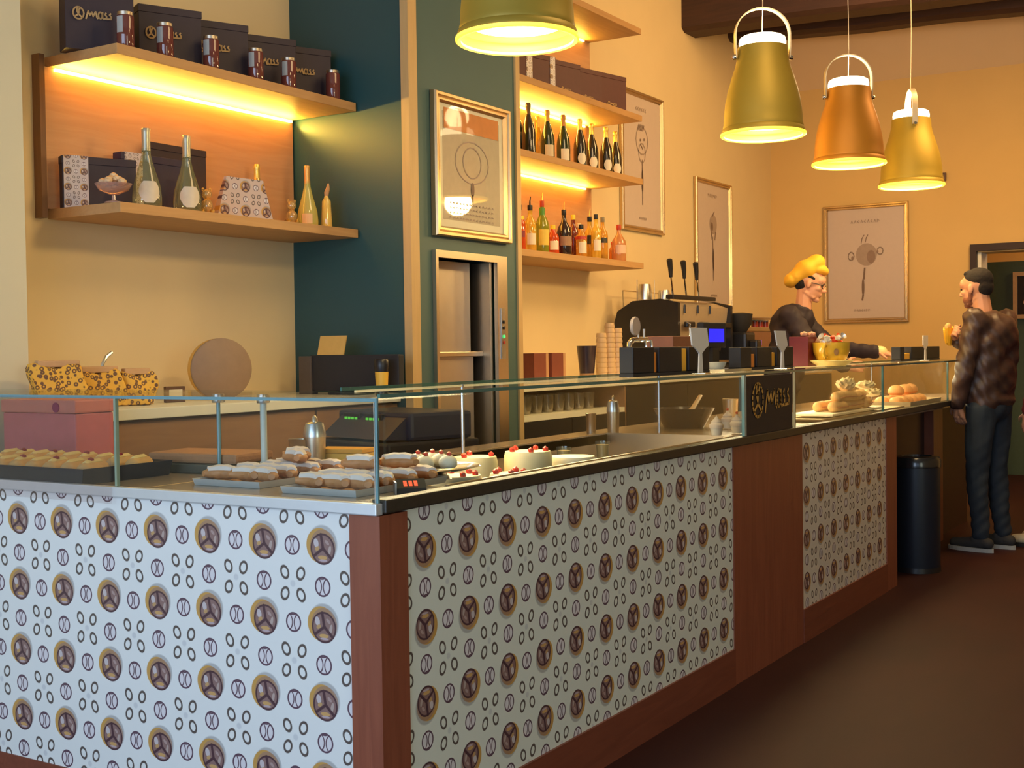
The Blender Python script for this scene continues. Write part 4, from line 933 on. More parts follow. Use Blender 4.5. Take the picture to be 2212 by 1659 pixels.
for (tx, ty) in ((-2.47, 2.68), (-2.10, 2.63)):
    for j in range(4):
        for i in range(3):
            k += 1
            side = 'left' if tx < -2.2 else 'right'
            croissant('%s croissant dusted with icing sugar, %s row of the %s tray' % (('left', 'middle', 'right')[i], ('front', 'second', 'third', 'rear')[j], side), (tx + (i - 1) * .076 + random.uniform(-.006, .006), ty + (j - 1.5) * .09 + random.uniform(-.006, .006), ZT + .008), PI / 2 + random.uniform(-.4, .4), 'sugared croissants', 1.0)
# pile upper layer
for i, (x, y) in enumerate(((-2.44, 2.72), (-2.49, 2.79), (-2.13, 2.64), (-2.06, 2.72))):
    croissant(('upper croissant lying on the left pile, front', 'upper croissant lying on the left pile, rear', 'upper croissant on the right pile, front', 'upper croissant on the right pile, rear')[i], (x, y, ZT + .044), PI / 2 + .3 * (i - 1.5), 'sugared croissants', 1.0)
# black tray of filled buns at far left and a brown board
tb = tray('black tray of filled finger rolls at the far left of the case', (-3.22, 2.50, ZT), 0, .70, .33, .045, m_=mat('black_tray', (.012, .014, .03), .4))
BUN = mat('soft_bun', (.66, .38, .14), .55, var=.25, scale=25, bump=.1); BERRY = mat('berry_jam', (.30, .02, .04), .3)
for i in range(9):
    for j in range(2):
        x = -3.52 + i * .075; y = 2.41 + j * .17
        t = thing('filled_roll', 'finger roll with cream and jam, %s in the %s row of the black tray' % (('first', 'second', 'third', 'fourth', 'fifth', 'sixth', 'seventh', 'eighth', 'last')[i], ('front', 'back')[j]), 'pastry', (x, y, ZT + .008), .35 + random.uniform(-.1, .1), 'filled rolls in the black tray')
        bm = bmesh.new(); cap(bm, (0, -.045, .028), (0, .045, .028), .024, .024, 2); part('bun', bm, BUN, t, smooth=True)
        bm = bmesh.new(); cap(bm, (0, -.036, .046), (0, .036, .046), .012, .012, 1); part('cream', bm, mat('custard', (.85, .68, .30), .5), t, smooth=True)
        if (i + j) % 2 == 0:
            bm = bmesh.new(); ball(bm, (0, -.01, .058), (.010, .012, .007), 1); part('jam', bm, BERRY, t, smooth=True)
t = thing('pink_reflection_box', 'added pink box with dark dot standing for a reflection, behind the filled rolls', 'box', (-3.64, 2.86, ZT), 0)  # added box, its pink stands in for a reflection in the case glass
lbox('body', mat('pink_reflection', (.62, .16, .18), .5), t, -.19, -.08, 0, .19, .08, .17, bev=.006); lbox('lid', mat('coral_reflection', (.70, .22, .18), .5), t, -.195, -.085, .1705, .195, .085, .215, bev=.006)
bm = bmesh.new(); lathe(bm, [(.017, 0), (.017, .002), (0, .003)], 18, (.10, -.086, .19), M=Matrix.Rotation(PI / 2, 3, 'X')); part('reflected_dot', bm, mat('magenta_reflection', (.30, .01, .10), .5), t)
t = thing('serving_board', 'long brown bread block on a dark board, middle of the case', 'board', (-2.86, 2.83, ZT), .12)
lbox('board', mat('grey_green_board', (.08, .075, .055), .6), t, -.2, -.11, 0, .17, .11, .028, bev=.004)
lbox('cake_block', mat('brown_sponge', (.42, .20, .09), .7, bump=.3, scale=50), t, -.185, -.095, .0285, .155, .095, .06, bev=.01)

# ------------------------------------------------------------------ desserts in the long well
SW = .851; DS = .61
def cake(label, loc, r, h, m_, deco=4, group=None, rz=0):
    t = thing('cream_cake', label, 'cake', loc, rz, group)
    bm = bmesh.new(); lathe(bm, [(0, 0), (r, 0), (r * 1.02, h * .1), (r * 1.02, h * .85), (r * .96, h), (0, h)], 28); part('cake_body', bm, m_, t, smooth=True)
    bm = bmesh.new(); lathe(bm, [(0, 0), (r * 1.15, 0), (r * 1.15, -.004), (0, -.004)], 28); part('card_base', bm, M_WHITE, t)
    for i in range(deco):
        a = 2 * PI * i / deco + .4; bm = bmesh.new(); ball(bm, (r * .75 * math.cos(a), r * .75 * math.sin(a), h + .006), .011, 1); part('berry', bm, mat('red_berry', (.55, .03, .02), .3), t, smooth=True)
    return t
CR = mat('whipped_cream', (.92, .84, .66), .5, var=.05, bump=.15, scale=40); CRY = mat('custard_cream', (.93, .80, .48), .45, var=.05)
p = at(940, 1030, Z=.955)
t = thing('silver_platter', 'oval silver platter on a low foot with cream puffs at the front of the well', 'platter', (-2.07, 2.90, .9405), .9)
bm = bmesh.new(); lathe(bm, [(0, .022), (.07, .022), (.115, .034), (.118, .036), (.115, .038), (.07, .027), (0, .026)], 32)
for v in bm.verts: v.co.x *= 1.15
part('plate', bm, M_CHROME, t, smooth=True)
bm = bmesh.new(); lathe(bm, [(0, 0), (.05, 0), (.045, .006), (.02, .022), (0, .022)], 24); part('foot', bm, M_STEEL, t, smooth=True)
bz = .9405 + .029
for i, (x, y) in enumerate(((-.06, 0), (.0, .03), (.055, -.01), (.0, -.045), (-.045, .05))):
    r = thing('cream_puff', 'cream puff with red berry on the silver platter, %s' % ('nearest the glass corner', 'centre', 'right', 'front', 'rear')[i], 'pastry', (-2.07 + x, 2.90 + y, bz + .0), 0, 'cream puffs on the silver platter')
    bm = bmesh.new(); ball(bm, (0, 0, .020), (.028, .028, .022), 2); part('puff', bm, CR, r, smooth=True)
    bm = bmesh.new(); ball(bm, (.004, 0, .044), .008, 1); part('berry', bm, mat('red_berry', (.55, .03, .02), .3), r, smooth=True)
for i, (x, y, r_, h_, m_, dc, lab) in enumerate((
    (-2.13, 3.10, .075, .075, CR, 6, 'low white cream cake with berries right behind the platter'), (-2.25, 3.38, .072, .105, CRY, 3, 'tall custard-yellow cake, left one of the two tall cakes'),
    (-2.02, 3.22, .06, .075, CR, 5, 'small white cake with berries at the front edge of the well'), (-2.14, 3.53, .078, .115, CRY, 5, 'tall custard-yellow cake, right one of the two tall cakes'),
    (-2.08, 3.72, .08, .085, CR, 0, 'plain low white cake, furthest of the bright ones'))):
    cake(lab, (x, y, SW + .004), r_, h_, m_, dc, 'cream cakes in the well')
for i, (x, y) in enumerate(((-2.40, 3.92), (-2.40, 4.23), (-2.40, 4.55), (-2.03, 4.10))):
    t = thing('dessert_glass', ('first small dessert cup at the back of the well', 'second small dessert cup at the back of the well', 'dessert cup in the far back corner of the well', 'dessert cup at the far front of the well')[i], 'cup', (x, y, SW), 0, 'dessert cups in the well')
    bm = bmesh.new(); lathe(bm, [(0, 0), (.024, 0), (.03, .075), (.028, .075), (.022, .004), (0, .004)], 20); part('glass', bm, GG, t, smooth=True)
    bm = bmesh.new(); lathe(bm, [(0, .005), (.0215, .005), (.026, .06), (0, .063)], 20); part('cream', bm, mat('beige_cream', (.72, .52, .30), .5), t, smooth=True)
# digital thermometer at the corner
p = at(858, 1055, Z=.96); t = thing('digital_display', 'small black display with red digits at the counter corner', 'display', (-1.90, 2.56, .9435), .35)
t.rotation_euler = (0, 0, .75); t.scale = (.75, .75, .75)
bm = bmesh.new(); prism(bm, [(-.035, 0), (.035, 0), (.035, .045), (-.02, .018)], 'X', -.05, .05); part('casing', bm, M_BLACKM, t)
RD = mat('red_digits', (0, 0, 0), .5, emit=(1, .08, .03), es=1.6)
for j in range(3):
    bm = bmesh.new(); x = -.026 + j * .018
    for pr in ([(-.012, .0215), (.020, .038)],):
        vs4 = [bm.verts.new((x, -.010, .0245)), bm.verts.new((x + .012, -.010, .0245)), bm.verts.new((x + .012, .020, .0395)), bm.verts.new((x, .020, .0395))]; bm.faces.new(vs4)
    part('digit', bm, RD, t)
lbox('side_plate', M_STEEL, t, -.058, -.035, 0, -.052, .035, .04)
for i, (px, py) in enumerate(((1548, 940), (1572, 925), (1592, 935))):
    p = at(px, py, Z=.9435)
    t = thing('cupcake', ('white swirl cupcake, left of the three by the logo panel', 'white cupcake with red cherry by the logo panel', 'white cupcake touching the logo panel')[i], 'cake', (max(p.x, -2.3), p.y, .9435), 0, 'cupcakes by the logo panel')
    bm = bmesh.new(); lathe(bm, [(0, 0), (.020, 0), (.027, .032), (0, .032)], 18); part('case', bm, M_WHITE, t, smooth=True)
    bm = bmesh.new(); lathe(bm, [(.029, .030), (.030, .042), (.022, .05), (.022, .056), (.010, .068), (0, .082)], 18); part('icing', bm, mat('pale_icing', (.78, .68, .62), .6), t, smooth=True)
    if i: 
        bm = bmesh.new(); ball(bm, (0, 0, .084), .007, 1); part('cherry', bm, mat('red_berry', (.55, .03, .02), .3), t, smooth=True)
# dark boxes and machines inside the middle section
t = thing('ice_bucket', 'dark bowl with a slanting scoop deep inside the middle glass section', 'bowl', (-2.35, 5.25, .9405), 0)
bm = bmesh.new(); lathe(bm, [(0, 0), (.09, 0), (.14, .09), (.136, .09), (.085, .008), (0, .008)], 28); part('bowl', bm, mat('dark_bowl', (.04, .03, .028), .25, coat=.5), t, smooth=True)
bm = bmesh.new(); tube(bm, [(0, -.02, .03), (.02, .06, .09), (.02, .14, .14)], [.03, .014, .012], 10, flat=.5); part('scoop', bm, mat('pale_wood_scoop', (.55, .36, .2), .5), t, smooth=True)

# sandwich section
t = tray('long pale tray of sandwiches in the far glass section', (-2.02, 6.55, .9435), 0, .26, 1.5, .012, m_=mat('cream_tray', (.66, .52, .32), .5))
tb2 = thing('serving_board', 'white serving board under the sandwich rolls', 'board', (-2.02, 6.45, .957), 0)
lbox('board', M_CREAM, tb2, -.11, -.42, 0, .11, .5, .012, bev=.003)
SB = mat('sandwich_bun', (.80, .46, .18), .5, var=.15, scale=20); HAM = mat('ham_slice', (.50, .14, .06), .5)
def roll(label, loc, rz, s=1.0, ham=False, group='sandwich rolls'):
    t = thing('sandwich_roll', label, 'bread', loc, rz, group)
    bm = bmesh.new(); cap(bm, (0, -.05 * s, .025 * s), (0, .05 * s, .025 * s), .027 * s, .027 * s, 2)
    for v in bm.verts: v.co.z = max(0.0, min(v.co.z, .021 * s)) if v.co.z < .022 * s else v.co.z
    part('bun', bm, SB, t, smooth=True)
    bm = bmesh.new(); box(bm, -.029 * s, -.06 * s, .021 * s, .029 * s, .06 * s, .025 * s, bev=.001); part('filling', bm, HAM, t)
    return t
zb = .9695; n = 0
where = []
for lay, (cnt, z) in enumerate(((5, 0), (4, .047))):
    for i in range(cnt):
        n += 1
        y = 6.25 + lay * .055 + i * .125
        roll('sandwich roll, %s from the left in the %s layer of the pile' % (('first', 'second', 'third', 'fourth', 'fifth')[i], ('bottom', 'middle', 'top')[lay]), (-1.96 + random.uniform(-.01, .01), y, zb + z), random.uniform(-.2, .2), 1.05)
for i in range(4):
    roll('sandwich roll in the rear row, %s from the left' % ('first', 'second', 'third', 'fourth')[i], (-2.055, 6.28 + i * .14, zb), .1, 1.0)
for i, (y, lab) in enumerate(((6.48, 'crumpled clear-film parcel on top of the left rolls'), (6.82, 'flat white napkin parcel lying on the rolls'), (6.95, 'white napkin parcel at the right of the pile'))):
    t = thing('wrapped_parcel', lab, 'parcel', (-1.98, y, zb + (.096 if i < 2 else .05)), 0)
    bm = bmesh.new(); g_ = ball(bm, (0, 0, .022 if i else .035), (.05, .07, .022) if i else (.045, .07, .035), 3)
    for v in bm.verts:
        k = 1 + .22 * math.sin(v.co.x * 170 + i) * math.cos(v.co.y * 140) ; v.co.x *= k; v.co.y *= k; v.co.z = max(0, v.co.z * k)
    part('wrapping', bm, mat('pale_film', (.80, .66, .40), .3, coat=.5), t)
t3 = tray('second pale tray of round buns near the customer', (-2.0, 7.72, .9435), 0, .26, .75, .03, m_=mat('cream_tray', (.66, .52, .32), .5))
RB = mat('round_bun', (.78, .38, .14), .5, var=.2, scale=20)
for i in range(12):
    x = -2.06 + (i % 2) * .085; y = 7.44 + (i // 2) * .105; z = .9505
    t = thing('round_bun', 'golden round bun, %s pair from the left, %s' % (('first', 'second', 'third', 'fourth', 'fifth', 'sixth')[i // 2], ('rear', 'front')[i % 2]), 'bread', (x, y, z), 0, 'round buns in the far tray')
    bm = bmesh.new(); lathe(bm, [(0, 0), (.036, 0), (.044, .012), (.042, .03), (.028, .045), (0, .052)], 20); part('bun', bm, RB, t, smooth=True)
for i, y in enumerate((7.60, 7.80, 7.92)):
    t = thing('round_bun', ('left', 'middle', 'right')[i] + ' golden bun on the upper layer of the far tray', 'bread', (-2.02, y, 1.0035), 0, 'round buns in the far tray')
    bm = bmesh.new(); lathe(bm, [(0, 0), (.036, 0), (.048, .014), (.045, .036), (.028, .055), (0, .062)], 20); part('bun', bm, RB, t, smooth=True)
p = at(1728, 870, X=-1.88); t = thing('candle', 'small white upright tube just right of the logo panel', 'candle', (-1.90, 5.42, .9435), 0)
bm = bmesh.new(); lathe(bm, [(0, 0), (.006, 0), (.007, .05), (.004, .062), (0, .064)], 12); part('tube', bm, M_CREAM, t, smooth=True)
#PART3
# ------------------------------------------------------------------ things on top of the glass case
ZTOP = 1.2025
def top_at(px, py, X): p = at(px, py, X=X); return (X, p.y, ZTOP)
def holder(label, px0, px1, X, h, slots, deep=.055):
    a = at(px0, 790, X=X); c_ = at(px1, 790, X=X); L = c_.y - a.y
    t = thing('sachet_holder', label, 'holder', (X - deep / 2, (a.y + c_.y) / 2, ZTOP), 0, 'black sachet holders on the glass top')
    lbox('base', M_BLACKM, t, -deep / 2, -L / 2, 0, deep / 2, L / 2, .012)
    xs = [-L / 2] + [s for s in slots for s in s[:2]] + [L / 2]
    for i in range(0, len(xs), 2): lbox('block', mat('deep_black', (.008, .008, .012), .55), t, -deep / 2, xs[i], .0125, deep / 2, xs[i + 1], h, bev=.004)
    for s in slots: lbox('sachets', s[2], t, -deep / 2 + .01, s[0] + .003, .0125, deep / 2 - .01, s[1] - .003, s[3], bev=.003)
    return t
holder('black holder with orange and yellow sachets, beside the chrome tap', 1368, 1533, -1.95, .105, ((-.165, -.125, M_ORG, .085), (.075, .14, M_YEL, .098)))
holder('black holder with sachets standing above the logo panel', 1600, 1714, -1.98, .10, ((-.205, -.14, M_ORG, .07), (.045, .11, M_YEL, .075)))
holder('low black holder beside the reaching hand at the far end', 1945, 2030, -2.02, .09, ((-.40, -.24, M_YEL, .05),))
def spoon_sign(label, px, X, h, w_, lean=0.0):
    p = at(px, 790, X=X); t = thing('price_sign', label, 'sign', (X, p.y, ZTOP), 0, 'white price signs on stems')
    bm = bmesh.new(); prism(bm, [(-.02, 0), (.02, 0), (.012, h * .45), (w_ * .30, h * .56), (w_ / 2, h * .62), (w_ / 2 + lean * .3, h), (-w_ / 2 + lean * .3, h), (-w_ / 2, h * .62), (-w_ * .30, h * .56), (-.012, h * .45)], 'X', -.003, .003); part('card', bm, M_WHITE, t)
    bm = bmesh.new(); box(bm, -.03, -.025, 0, .03, .025, .006, bev=.002); part('foot', bm, M_CHROME, t)
    return t
spoon_sign('white spoon-shaped price sign before the blue-lit screen', 1513, -1.90, .175, .155, -.06)
spoon_sign('white price sign above the logo panel', 1690, -1.92, .17, .13, -.1)
spoon_sign('white price sign at the far end behind the customer\'s food', 1999, -1.97, .16, .12)
# beer tap
p = at(1372, 808, X=-2.12)
t = thing('drinks_tap', 'chrome drinks tap with round badge on the glass top', 'tap', (-2.12, p.y, ZTOP))
bm = bmesh.new(); tube(bm, [(0, -.05, 0), (0, -.05, .10), (0, -.045, .12), (0, -.02, .132), (0, .02, .134), (0, .10, .134)], .011, 12); part('column', bm, M_CHROME, t, smooth=True)
for y in (.02, .07): 
    bm = bmesh.new(); tube(bm, [(.005, y, .13), (.035, y, .128), (.04, y, .09)], [.007, .006, .005], 8); s_ = part('spout', bm, M_CHROME, t, smooth=True)
    bm = bmesh.new(); tube(bm, [(.005, y, .135), (.005, y, .175)], [.004, .006], 8); part('lever', bm, M_STEELW, t, smooth=True)
bm = bmesh.new(); lathe(bm, [(0, -.006), (.034, -.006), (.036, 0), (.034, .006), (0, .006)], 24, (.012, -.02, .185), M=Matrix.Rotation(PI / 2, 3, 'Y')); part('badge', bm, mat('grey_badge', (.50, .42, .36), .4), t, smooth=True)
bm = bmesh.new(); lathe(bm, [(.02, 0), (.02, .006), (0, .006)], 16, (0, -.05, 0)); part('flange', bm, M_CHROME, t, smooth=True)
p = at(1465, 765, X=-2.2); t = thing('wooden_box', 'brown wooden box behind the sachet holder', 'box', (-2.2, p.y, ZTOP)); BRB = mat('warm_brown_box', (.26, .10, .05), .5)
lbox('body', BRB, t, -.07, -.16, 0, .05, .16, .15, bev=.003); lbox('divider', mat('dark_gap', (.08, .03, .02), .6), t, .0505, .09, 0, .053, .10, .15)
p = at(1538, 731, X=-2.25); t = thing('card_terminal', 'small black terminal with bright blue screen', 'screen', (-2.25, p.y, ZTOP), -.1)
lbox('stand', M_BLACKM, t, -.04, -.03, 0, .02, .03, .10); lbox('casing', M_BLACKM, t, -.02, -.10, .10, .012, .11, .215, bev=.004)
lbox('screen', mat('blue_screen', (.0, .0, .1), .4, emit=(.02, .02, 1.0), es=1.3), t, .0125, -.05, .125, .014, .09, .185)
p = at(1566, 795, X=-2.0); t = tray('round steel saucer tray with a lit white dish on the glass top', (-2.02, p.y, ZTOP), 0, .16, .30, .012, m_=M_CHROME)
d = thing('coffee_cup', 'small pale cup lying on the steel saucer tray', 'cup', (-2.02, p.y - .05, ZTOP + .005))
bm = bmesh.new(); lathe(bm, [(0, 0), (.03, 0), (.045, .035), (.042, .035), (.028, .004), (0, .004)], 24); part('bowl', bm, M_CREAM, d, smooth=True)
bm = bmesh.new(); tube(bm, [(0, .042, .028), (0, .058, .026), (0, .055, .012), (0, .036, .010)], .004, 8); part('handle', bm, M_CREAM, d, smooth=True)
# red box with sweets, big cup
p = at(1735, 788, X=-2.12); t = thing('red_box', 'dark red box of sweets left of the giant yellow cup', 'box', (-2.12, p.y, ZTOP))
lbox('body', mat('dark_red_card', (.14, .008, .012), .5), t, -.05, -.07, 0, .05, .07, .15, bev=.003)
for q in ((.02, -.04), (.0, .02), (.03, .05)):
    bm = bmesh.new(); ball(bm, (q[0], q[1], .162), (.022, .028, .015), 1); part('sweet', bm, mat('pale_pink_sweet', (.62, .33, .22), .5), t, smooth=True)
p = at(1798, 790, X=-1.98)
sau = thing('saucer', 'wide pale yellow saucer under the giant cup', 'saucer', (-1.985, p.y, ZTOP))
bm = bmesh.new(); lathe(bm, [(0, 0), (.07, 0), (.075, .004), (.115, .026), (.113, .029), (.072, .009), (0, .008)], 36); part('dish', bm, mat('pale_yellow_china', (.88, .74, .30), .3), sau, smooth=True)
cup = thing('giant_cup', 'giant yellow coffee cup filled with wrapped sweets', 'cup', (-1.985, p.y, ZTOP + .0105))
CUPY = mat('yellow_china', (.85, .50, .04), .2, coat=.6, var=.04)
bm = bmesh.new(); lathe(bm, [(0, 0), (.055, 0), (.058, .006), (.075, .025), (.090, .06), (.094, .108), (.090, .108), (.085, .06), (.06, .02), (0, .018)], 36); part('bowl', bm, CUPY, cup, smooth=True)
bm = bmesh.new(); tube(bm, [(0, -.088, .09), (0, -.115, .095), (0, -.128, .075), (0, -.122, .05), (0, -.10, .032), (0, -.078, .035)], .0095, 10); part('handle', bm, CUPY, cup, smooth=True)
for s_, a in ((.045, .3), (.03, -1.0)):
    bm = bmesh.new(); blobp(bm, lambda x, y: Vector((.0935 * math.cos(a + x / .093), .0935 * math.sin(a + x / .093), .06 + y)), 0, 0, .012, .018, 12); part('coffee_bean_mark', bm, mat('brown_mark', (.35, .16, .03), .4), cup)
random.seed(11)
for i in range(8):
    a = i * 2.4; r = .045 * (i % 3) / 2 + .012; red = math.sin(a) > -.1
    t = thing('wrapped_sweet', ('red' if red else 'white') + ' wrapped sweet in the giant cup, ' + ('at its rim', 'near its middle', 'towards the handle', 'on the wall side', 'on the customer side', 'half hidden', 'highest of the heap', 'lowest of the heap')[i], 'sweet', (-1.985 + r * math.cos(a), p.y + r * math.sin(a), ZTOP + .108 + (.02 if i % 2 else .004)), a, 'sweets in the giant cup')
    bm = bmesh.new(); ball(bm, (0, 0, .012), (.026, .02, .017), 1); part('sweet', bm, mat('red_foil', (.60, .06, .02), .3, .2) if red else mat('clear_white_foil', (.72, .66, .55), .25, .3), t, smooth=True)
    bm = bmesh.new(); lathe(bm, [(0.003, 0), (.018, .022)], 8, (.018, 0, .012), M=Matrix.Rotation(1.0, 3, 'Y')); part('twist', bm, mat('red_foil', (.60, .06, .02), .3, .2) if red else mat('clear_white_foil', (.72, .66, .55), .25, .3), t)

# ------------------------------------------------------------------ on the right back counter
ZB2 = 1.1205
for i, (px, lab) in enumerate(((1145, 'left dark brown box with pale spine on the cream back counter'), (1183, 'right dark brown box with pale spine on the cream back counter'))):
    p = at(px, 815, X=-3.75)
    t = thing('brown_box', lab, 'box', (-3.72, p.y, ZB2), 0, 'pair of brown boxes'); lbox('body', mat('brown_packet', (.22, .055, .035), .5), t, -.05, -.085, 0, .05, .05, .165, bev=.002); lbox('spine', mat('tan_spine', (.55, .30, .15), .5), t, -.048, .051, 0, .046, .085, .163, bev=.002)
p = at(1268, 812, X=-3.72); t = thing('bar_bin', 'black tapered bar bucket beside the cup stacks', 'bucket', (-3.72, p.y, ZB2))
bm = bmesh.new(); lathe(bm, [(0, 0), (.042, 0), (.062, .205), (.057, .205), (.04, .01), (0, .01)], 24); part('body', bm, mat('smoked_black', (.03, .018, .03), .3, coat=.3), t, smooth=True)
bm = bmesh.new(); lathe(bm, [(.044, 0), (.046, .035), (0, .036)], 24); part('base_ring', bm, mat('tan_base', (.42, .24, .10), .5), t, smooth=True)
CUPM = mat('pale_plastic_cup', (.66, .46, .26), .35, var=.06)
for i, (px, h, lab) in enumerate(((1300, .30, 'shorter stack of pale plastic cups beside the bar bucket'), (1318, .36, 'tall middle stack of pale plastic cups'), (1334, .33, 'stack of pale plastic cups against the coffee machine'))):
    p = at(px, 815, X=-3.78 + .02 * i); t = thing('cup_stack', lab, 'cups', (p.x, p.y, ZB2), 0, 'stacks of plastic cups')
    n = int(h / .032)
    bm = bmesh.new(); pr = []
    for k in range(n): z = k * .032; pr += [(.038 - .0006 * k, z), (.040 - .0006 * k, z + .006), (.036 - .0006 * k, z + .031)]
    lathe(bm, [(0, 0)] + pr + [(0, pr[-1][1])], 20, (0, 0, .0)); o = part('cups', bm, CUPM, t, smooth=True); o['kind'] = 'stuff'
# drinking glasses on the open shelves
gm = glass('bar_glass', (.94, .92, .86), .5, .06, .22, (.75, .62, .42)); proto = None
for r_ in range(2):
    for c_ in range(9):
        y = 5.80 + c_ * .125; x = -3.68 - .12 * r_
        if proto is None:
            proto = thing('drinking_glass', '', 'glass', (x, y, .9405), 0, 'glasses on the open shelf')
            bm = bmesh.new(); lathe(bm, [(0, 0), (.028, 0), (.036, .10), (.034, .10), (.027, .006), (0, .006)], 18); part('bowl', bm, gm, proto, smooth=True); g_ = proto
        else: g_ = dup(proto, (x, y, .9405), '')
        g_['label'] = 'upturned drinking glass, %s from the pillar in the %s row of the open shelf' % (('first', 'second', 'third', 'fourth', 'fifth', 'sixth', 'seventh', 'eighth', 'ninth')[c_], ('front', 'rear')[r_])
for c_ in range(8):
    g_ = dup(proto, (-3.66, 5.80 + c_ * .12, .7155), 'drinking glass on the lowest open shelf, %s from the pillar' % ('first', 'second', 'third', 'fourth', 'fifth', 'sixth', 'seventh', 'eighth')[c_], group='glasses on the lowest open shelf')
    g_.scale = (1, 1, .8)
# lever coffee machine
cm = thing('coffee_machine', 'black and steel lever coffee machine on the back counter', 'coffee machine', (-3.87, 8.5, ZB2))
bx = -3.87; by = 8.5
bm = bmesh.new(); prism(bm, [(.25, .03), (.25, .50), (.12, .53), (-.10, .52), (-.22, .45), (-.26, .32), (-.25, .03)], 'Y', -.50, -.46); part('side_panel', bm, M_BLACK, cm)
bm = bmesh.new(); prism(bm, [(.25, .03), (.25, .50), (.12, .53), (-.10, .52), (-.22, .45), (-.26, .32), (-.25, .03)], 'Y', .46, .50); part('side_panel', bm, M_BLACK, cm)
bm = bmesh.new(); prism(bm, [(.20, .26), (.23, .48), (.12, .52), (-.10, .51), (-.22, .44), (-.25, .32), (-.24, .05), (.0, .05), (.0, .26)], 'Y', -.458, .458); part('body', bm, mat('beige_steel_front', (.58, .46, .33), .4, .4, var=.05), cm)
lbox('base', M_BLACKM, cm, -.24, -.458, .03, .24, .458, .07); lbox('drip_tray', M_STEELW, cm, .01, -.45, .071, .26, .45, .09, bev=.003)
for x in (-.2, .2):
    for y in (-.42, .42):
        bm = bmesh.new(); lathe(bm, [(0, 0), (.02, 0), (.018, .03), (0, .03)], 12, (x, y, 0)); part('foot', bm, M_BLACK, cm)
lbox('top_rail', M_BLACK, cm, .14, -.46, .53, .20, .30, .56, bev=.006)
for i, y in enumerate((-.40, -.17, .05)):
    bm = bmesh.new(); tube(bm, [(.17, y, .55), (.17, y - .035, .68)], .007, 8); r = part('lever', bm, M_CHROME, cm, smooth=True)
    bm = bmesh.new(); tube(bm, [(.17, y - .035, .68), (.17, y - .04, .74), (.17, y - .055, .80), (.17, y - .056, .81)], [.012, .017, .021, .012], 12); part('grip', bm, M_BLACK, r, smooth=True)
    bm = bmesh.new(); tube(bm, [(.235, y + .05, .49), (.235, y + .05, .43)], .008, 8); part('switch', bm, M_BLACK, cm)
    bm = bmesh.new(); lathe(bm, [(0, .20), (.036, .20), (.036, .27), (0, .27)], 18, (.14, y + .08, 0)); part('group_head', bm, M_CHROME, cm, smooth=True)
    bm = bmesh.new(); lathe(bm, [(0, .17), (.034, .17), (.036, .198), (0, .198)], 18, (.14, y + .08, 0)); tube(bm, [(.17, y + .08, .185), (.30, y + .08, .175)], [.010, .016], 10); part('portafilter', bm, M_BLACK, cm, smooth=True)
bm = bmesh.new(); tube(bm, [(.26, -.38, .37), (.29, -.38, .35), (.27, -.385, .15)], .006, 8); part('steam_wand', bm, M_CHROME, cm, smooth=True)
for y in (-.36, -.1, .33):
    bm = bmesh.new(); box(bm, .231, y, .33, .26, y + .14, .37, bev=.008); part('knob', bm, M_BLACK, cm)
bm = bmesh.new(); tube(bm, [(-.2, -.45, .45), (-.2, -.45, .60), (-.2, .40, .60), (-.2, .40, .45)], .005, 8); part('cup_rail', bm, M_CHROME, cm, smooth=True)
for i, y in enumerate((-.40, -.28, -.16)):
    bm = bmesh.new(); tube(bm, [(-.12 + .08 * i, y + .02, .52), (-.12 + .08 * i, y + .02, .68)], .004, 6); part('rail_rod', bm, mat('pale_metal_band', (0.62, 0.52, 0.38), 0.35, 0.6), cm)
for i, (x, y, r_, h_, lab) in enumerate(((-.05, -.40, .05, .11, 'larger steel milk jug on top of the coffee machine'), (.03, -.25, .045, .07, 'smaller steel milk jug on top of the coffee machine'))):
    t = thing('milk_jug', lab, 'jug', (bx + x, by + y, ZB2 + .531), 0, 'milk jugs')
    bm = bmesh.new(); lathe(bm, [(0, 0), (r_, 0), (r_, h_ * .5), (r_ * .82, h_), (r_ * .78, h_), (r_ * .9, h_ * .5), (r_ * .9, .004), (0, .004)], 20); part('body', bm, M_STEEL, t, smooth=True)
    bm = bmesh.new(); tube(bm, [(0, r_ * .9, h_ * .85), (0, r_ * 1.5, h_ * .8), (0, r_ * 1.5, h_ * .3), (0, r_, h_ * .2)], .004, 8); part('handle', bm, M_STEEL, t, smooth=True)
gr = thing('coffee_grinder', 'tall black coffee grinder right of the lever machine', 'grinder', (-3.62, 9.17, ZB2))
lbox('body', M_BLACK, gr, -.1, -.10, 0, .08, .10, .30, bev=.02); lbox('doser', M_BLACK, gr, .081, -.05, .12, .15, .05, .24, bev=.015)
bm = bmesh.new(); lathe(bm, [(.05, .30), (.09, .36), (.10, .44), (.04, .45), (0, .45)], 20, (-.01, 0, 0)); part('hopper', bm, M_BLACKM, gr, smooth=True)
cab = thing('bottle_cabinet', 'brown and steel cabinet with red jars on top beyond the coffee machine', 'cabinet', (-3.85, 9.75, ZB2))
lbox('body', mat('warm_brown_panel', (.28, .13, .08), .4), cab, -.2, -.38, 0, .2, .38, .31, bev=.004); lbox('steel_band', M_STEELW, cab, -.205, -.385, .311, .205, .385, .345, bev=.004); lbox('top_frame', M_STEELW, cab, -.205, -.385, .412, .205, .385, .425, bev=.003)
for q in ((-.19, -.37), (.19, -.37), (-.19, .37), (.19, .37)): lbox('corner_rod', M_STEELW, cab, q[0] - .008, q[1] - .008, .3455, q[0] + .008, q[1] + .008, .4115)
lbox('indicator_lamp', mat('violet_lamp', (.05, .0, .2), .4, emit=(.2, .05, 1), es=1.5), cab, .201, -.1, .20, .203, -.07, .24)
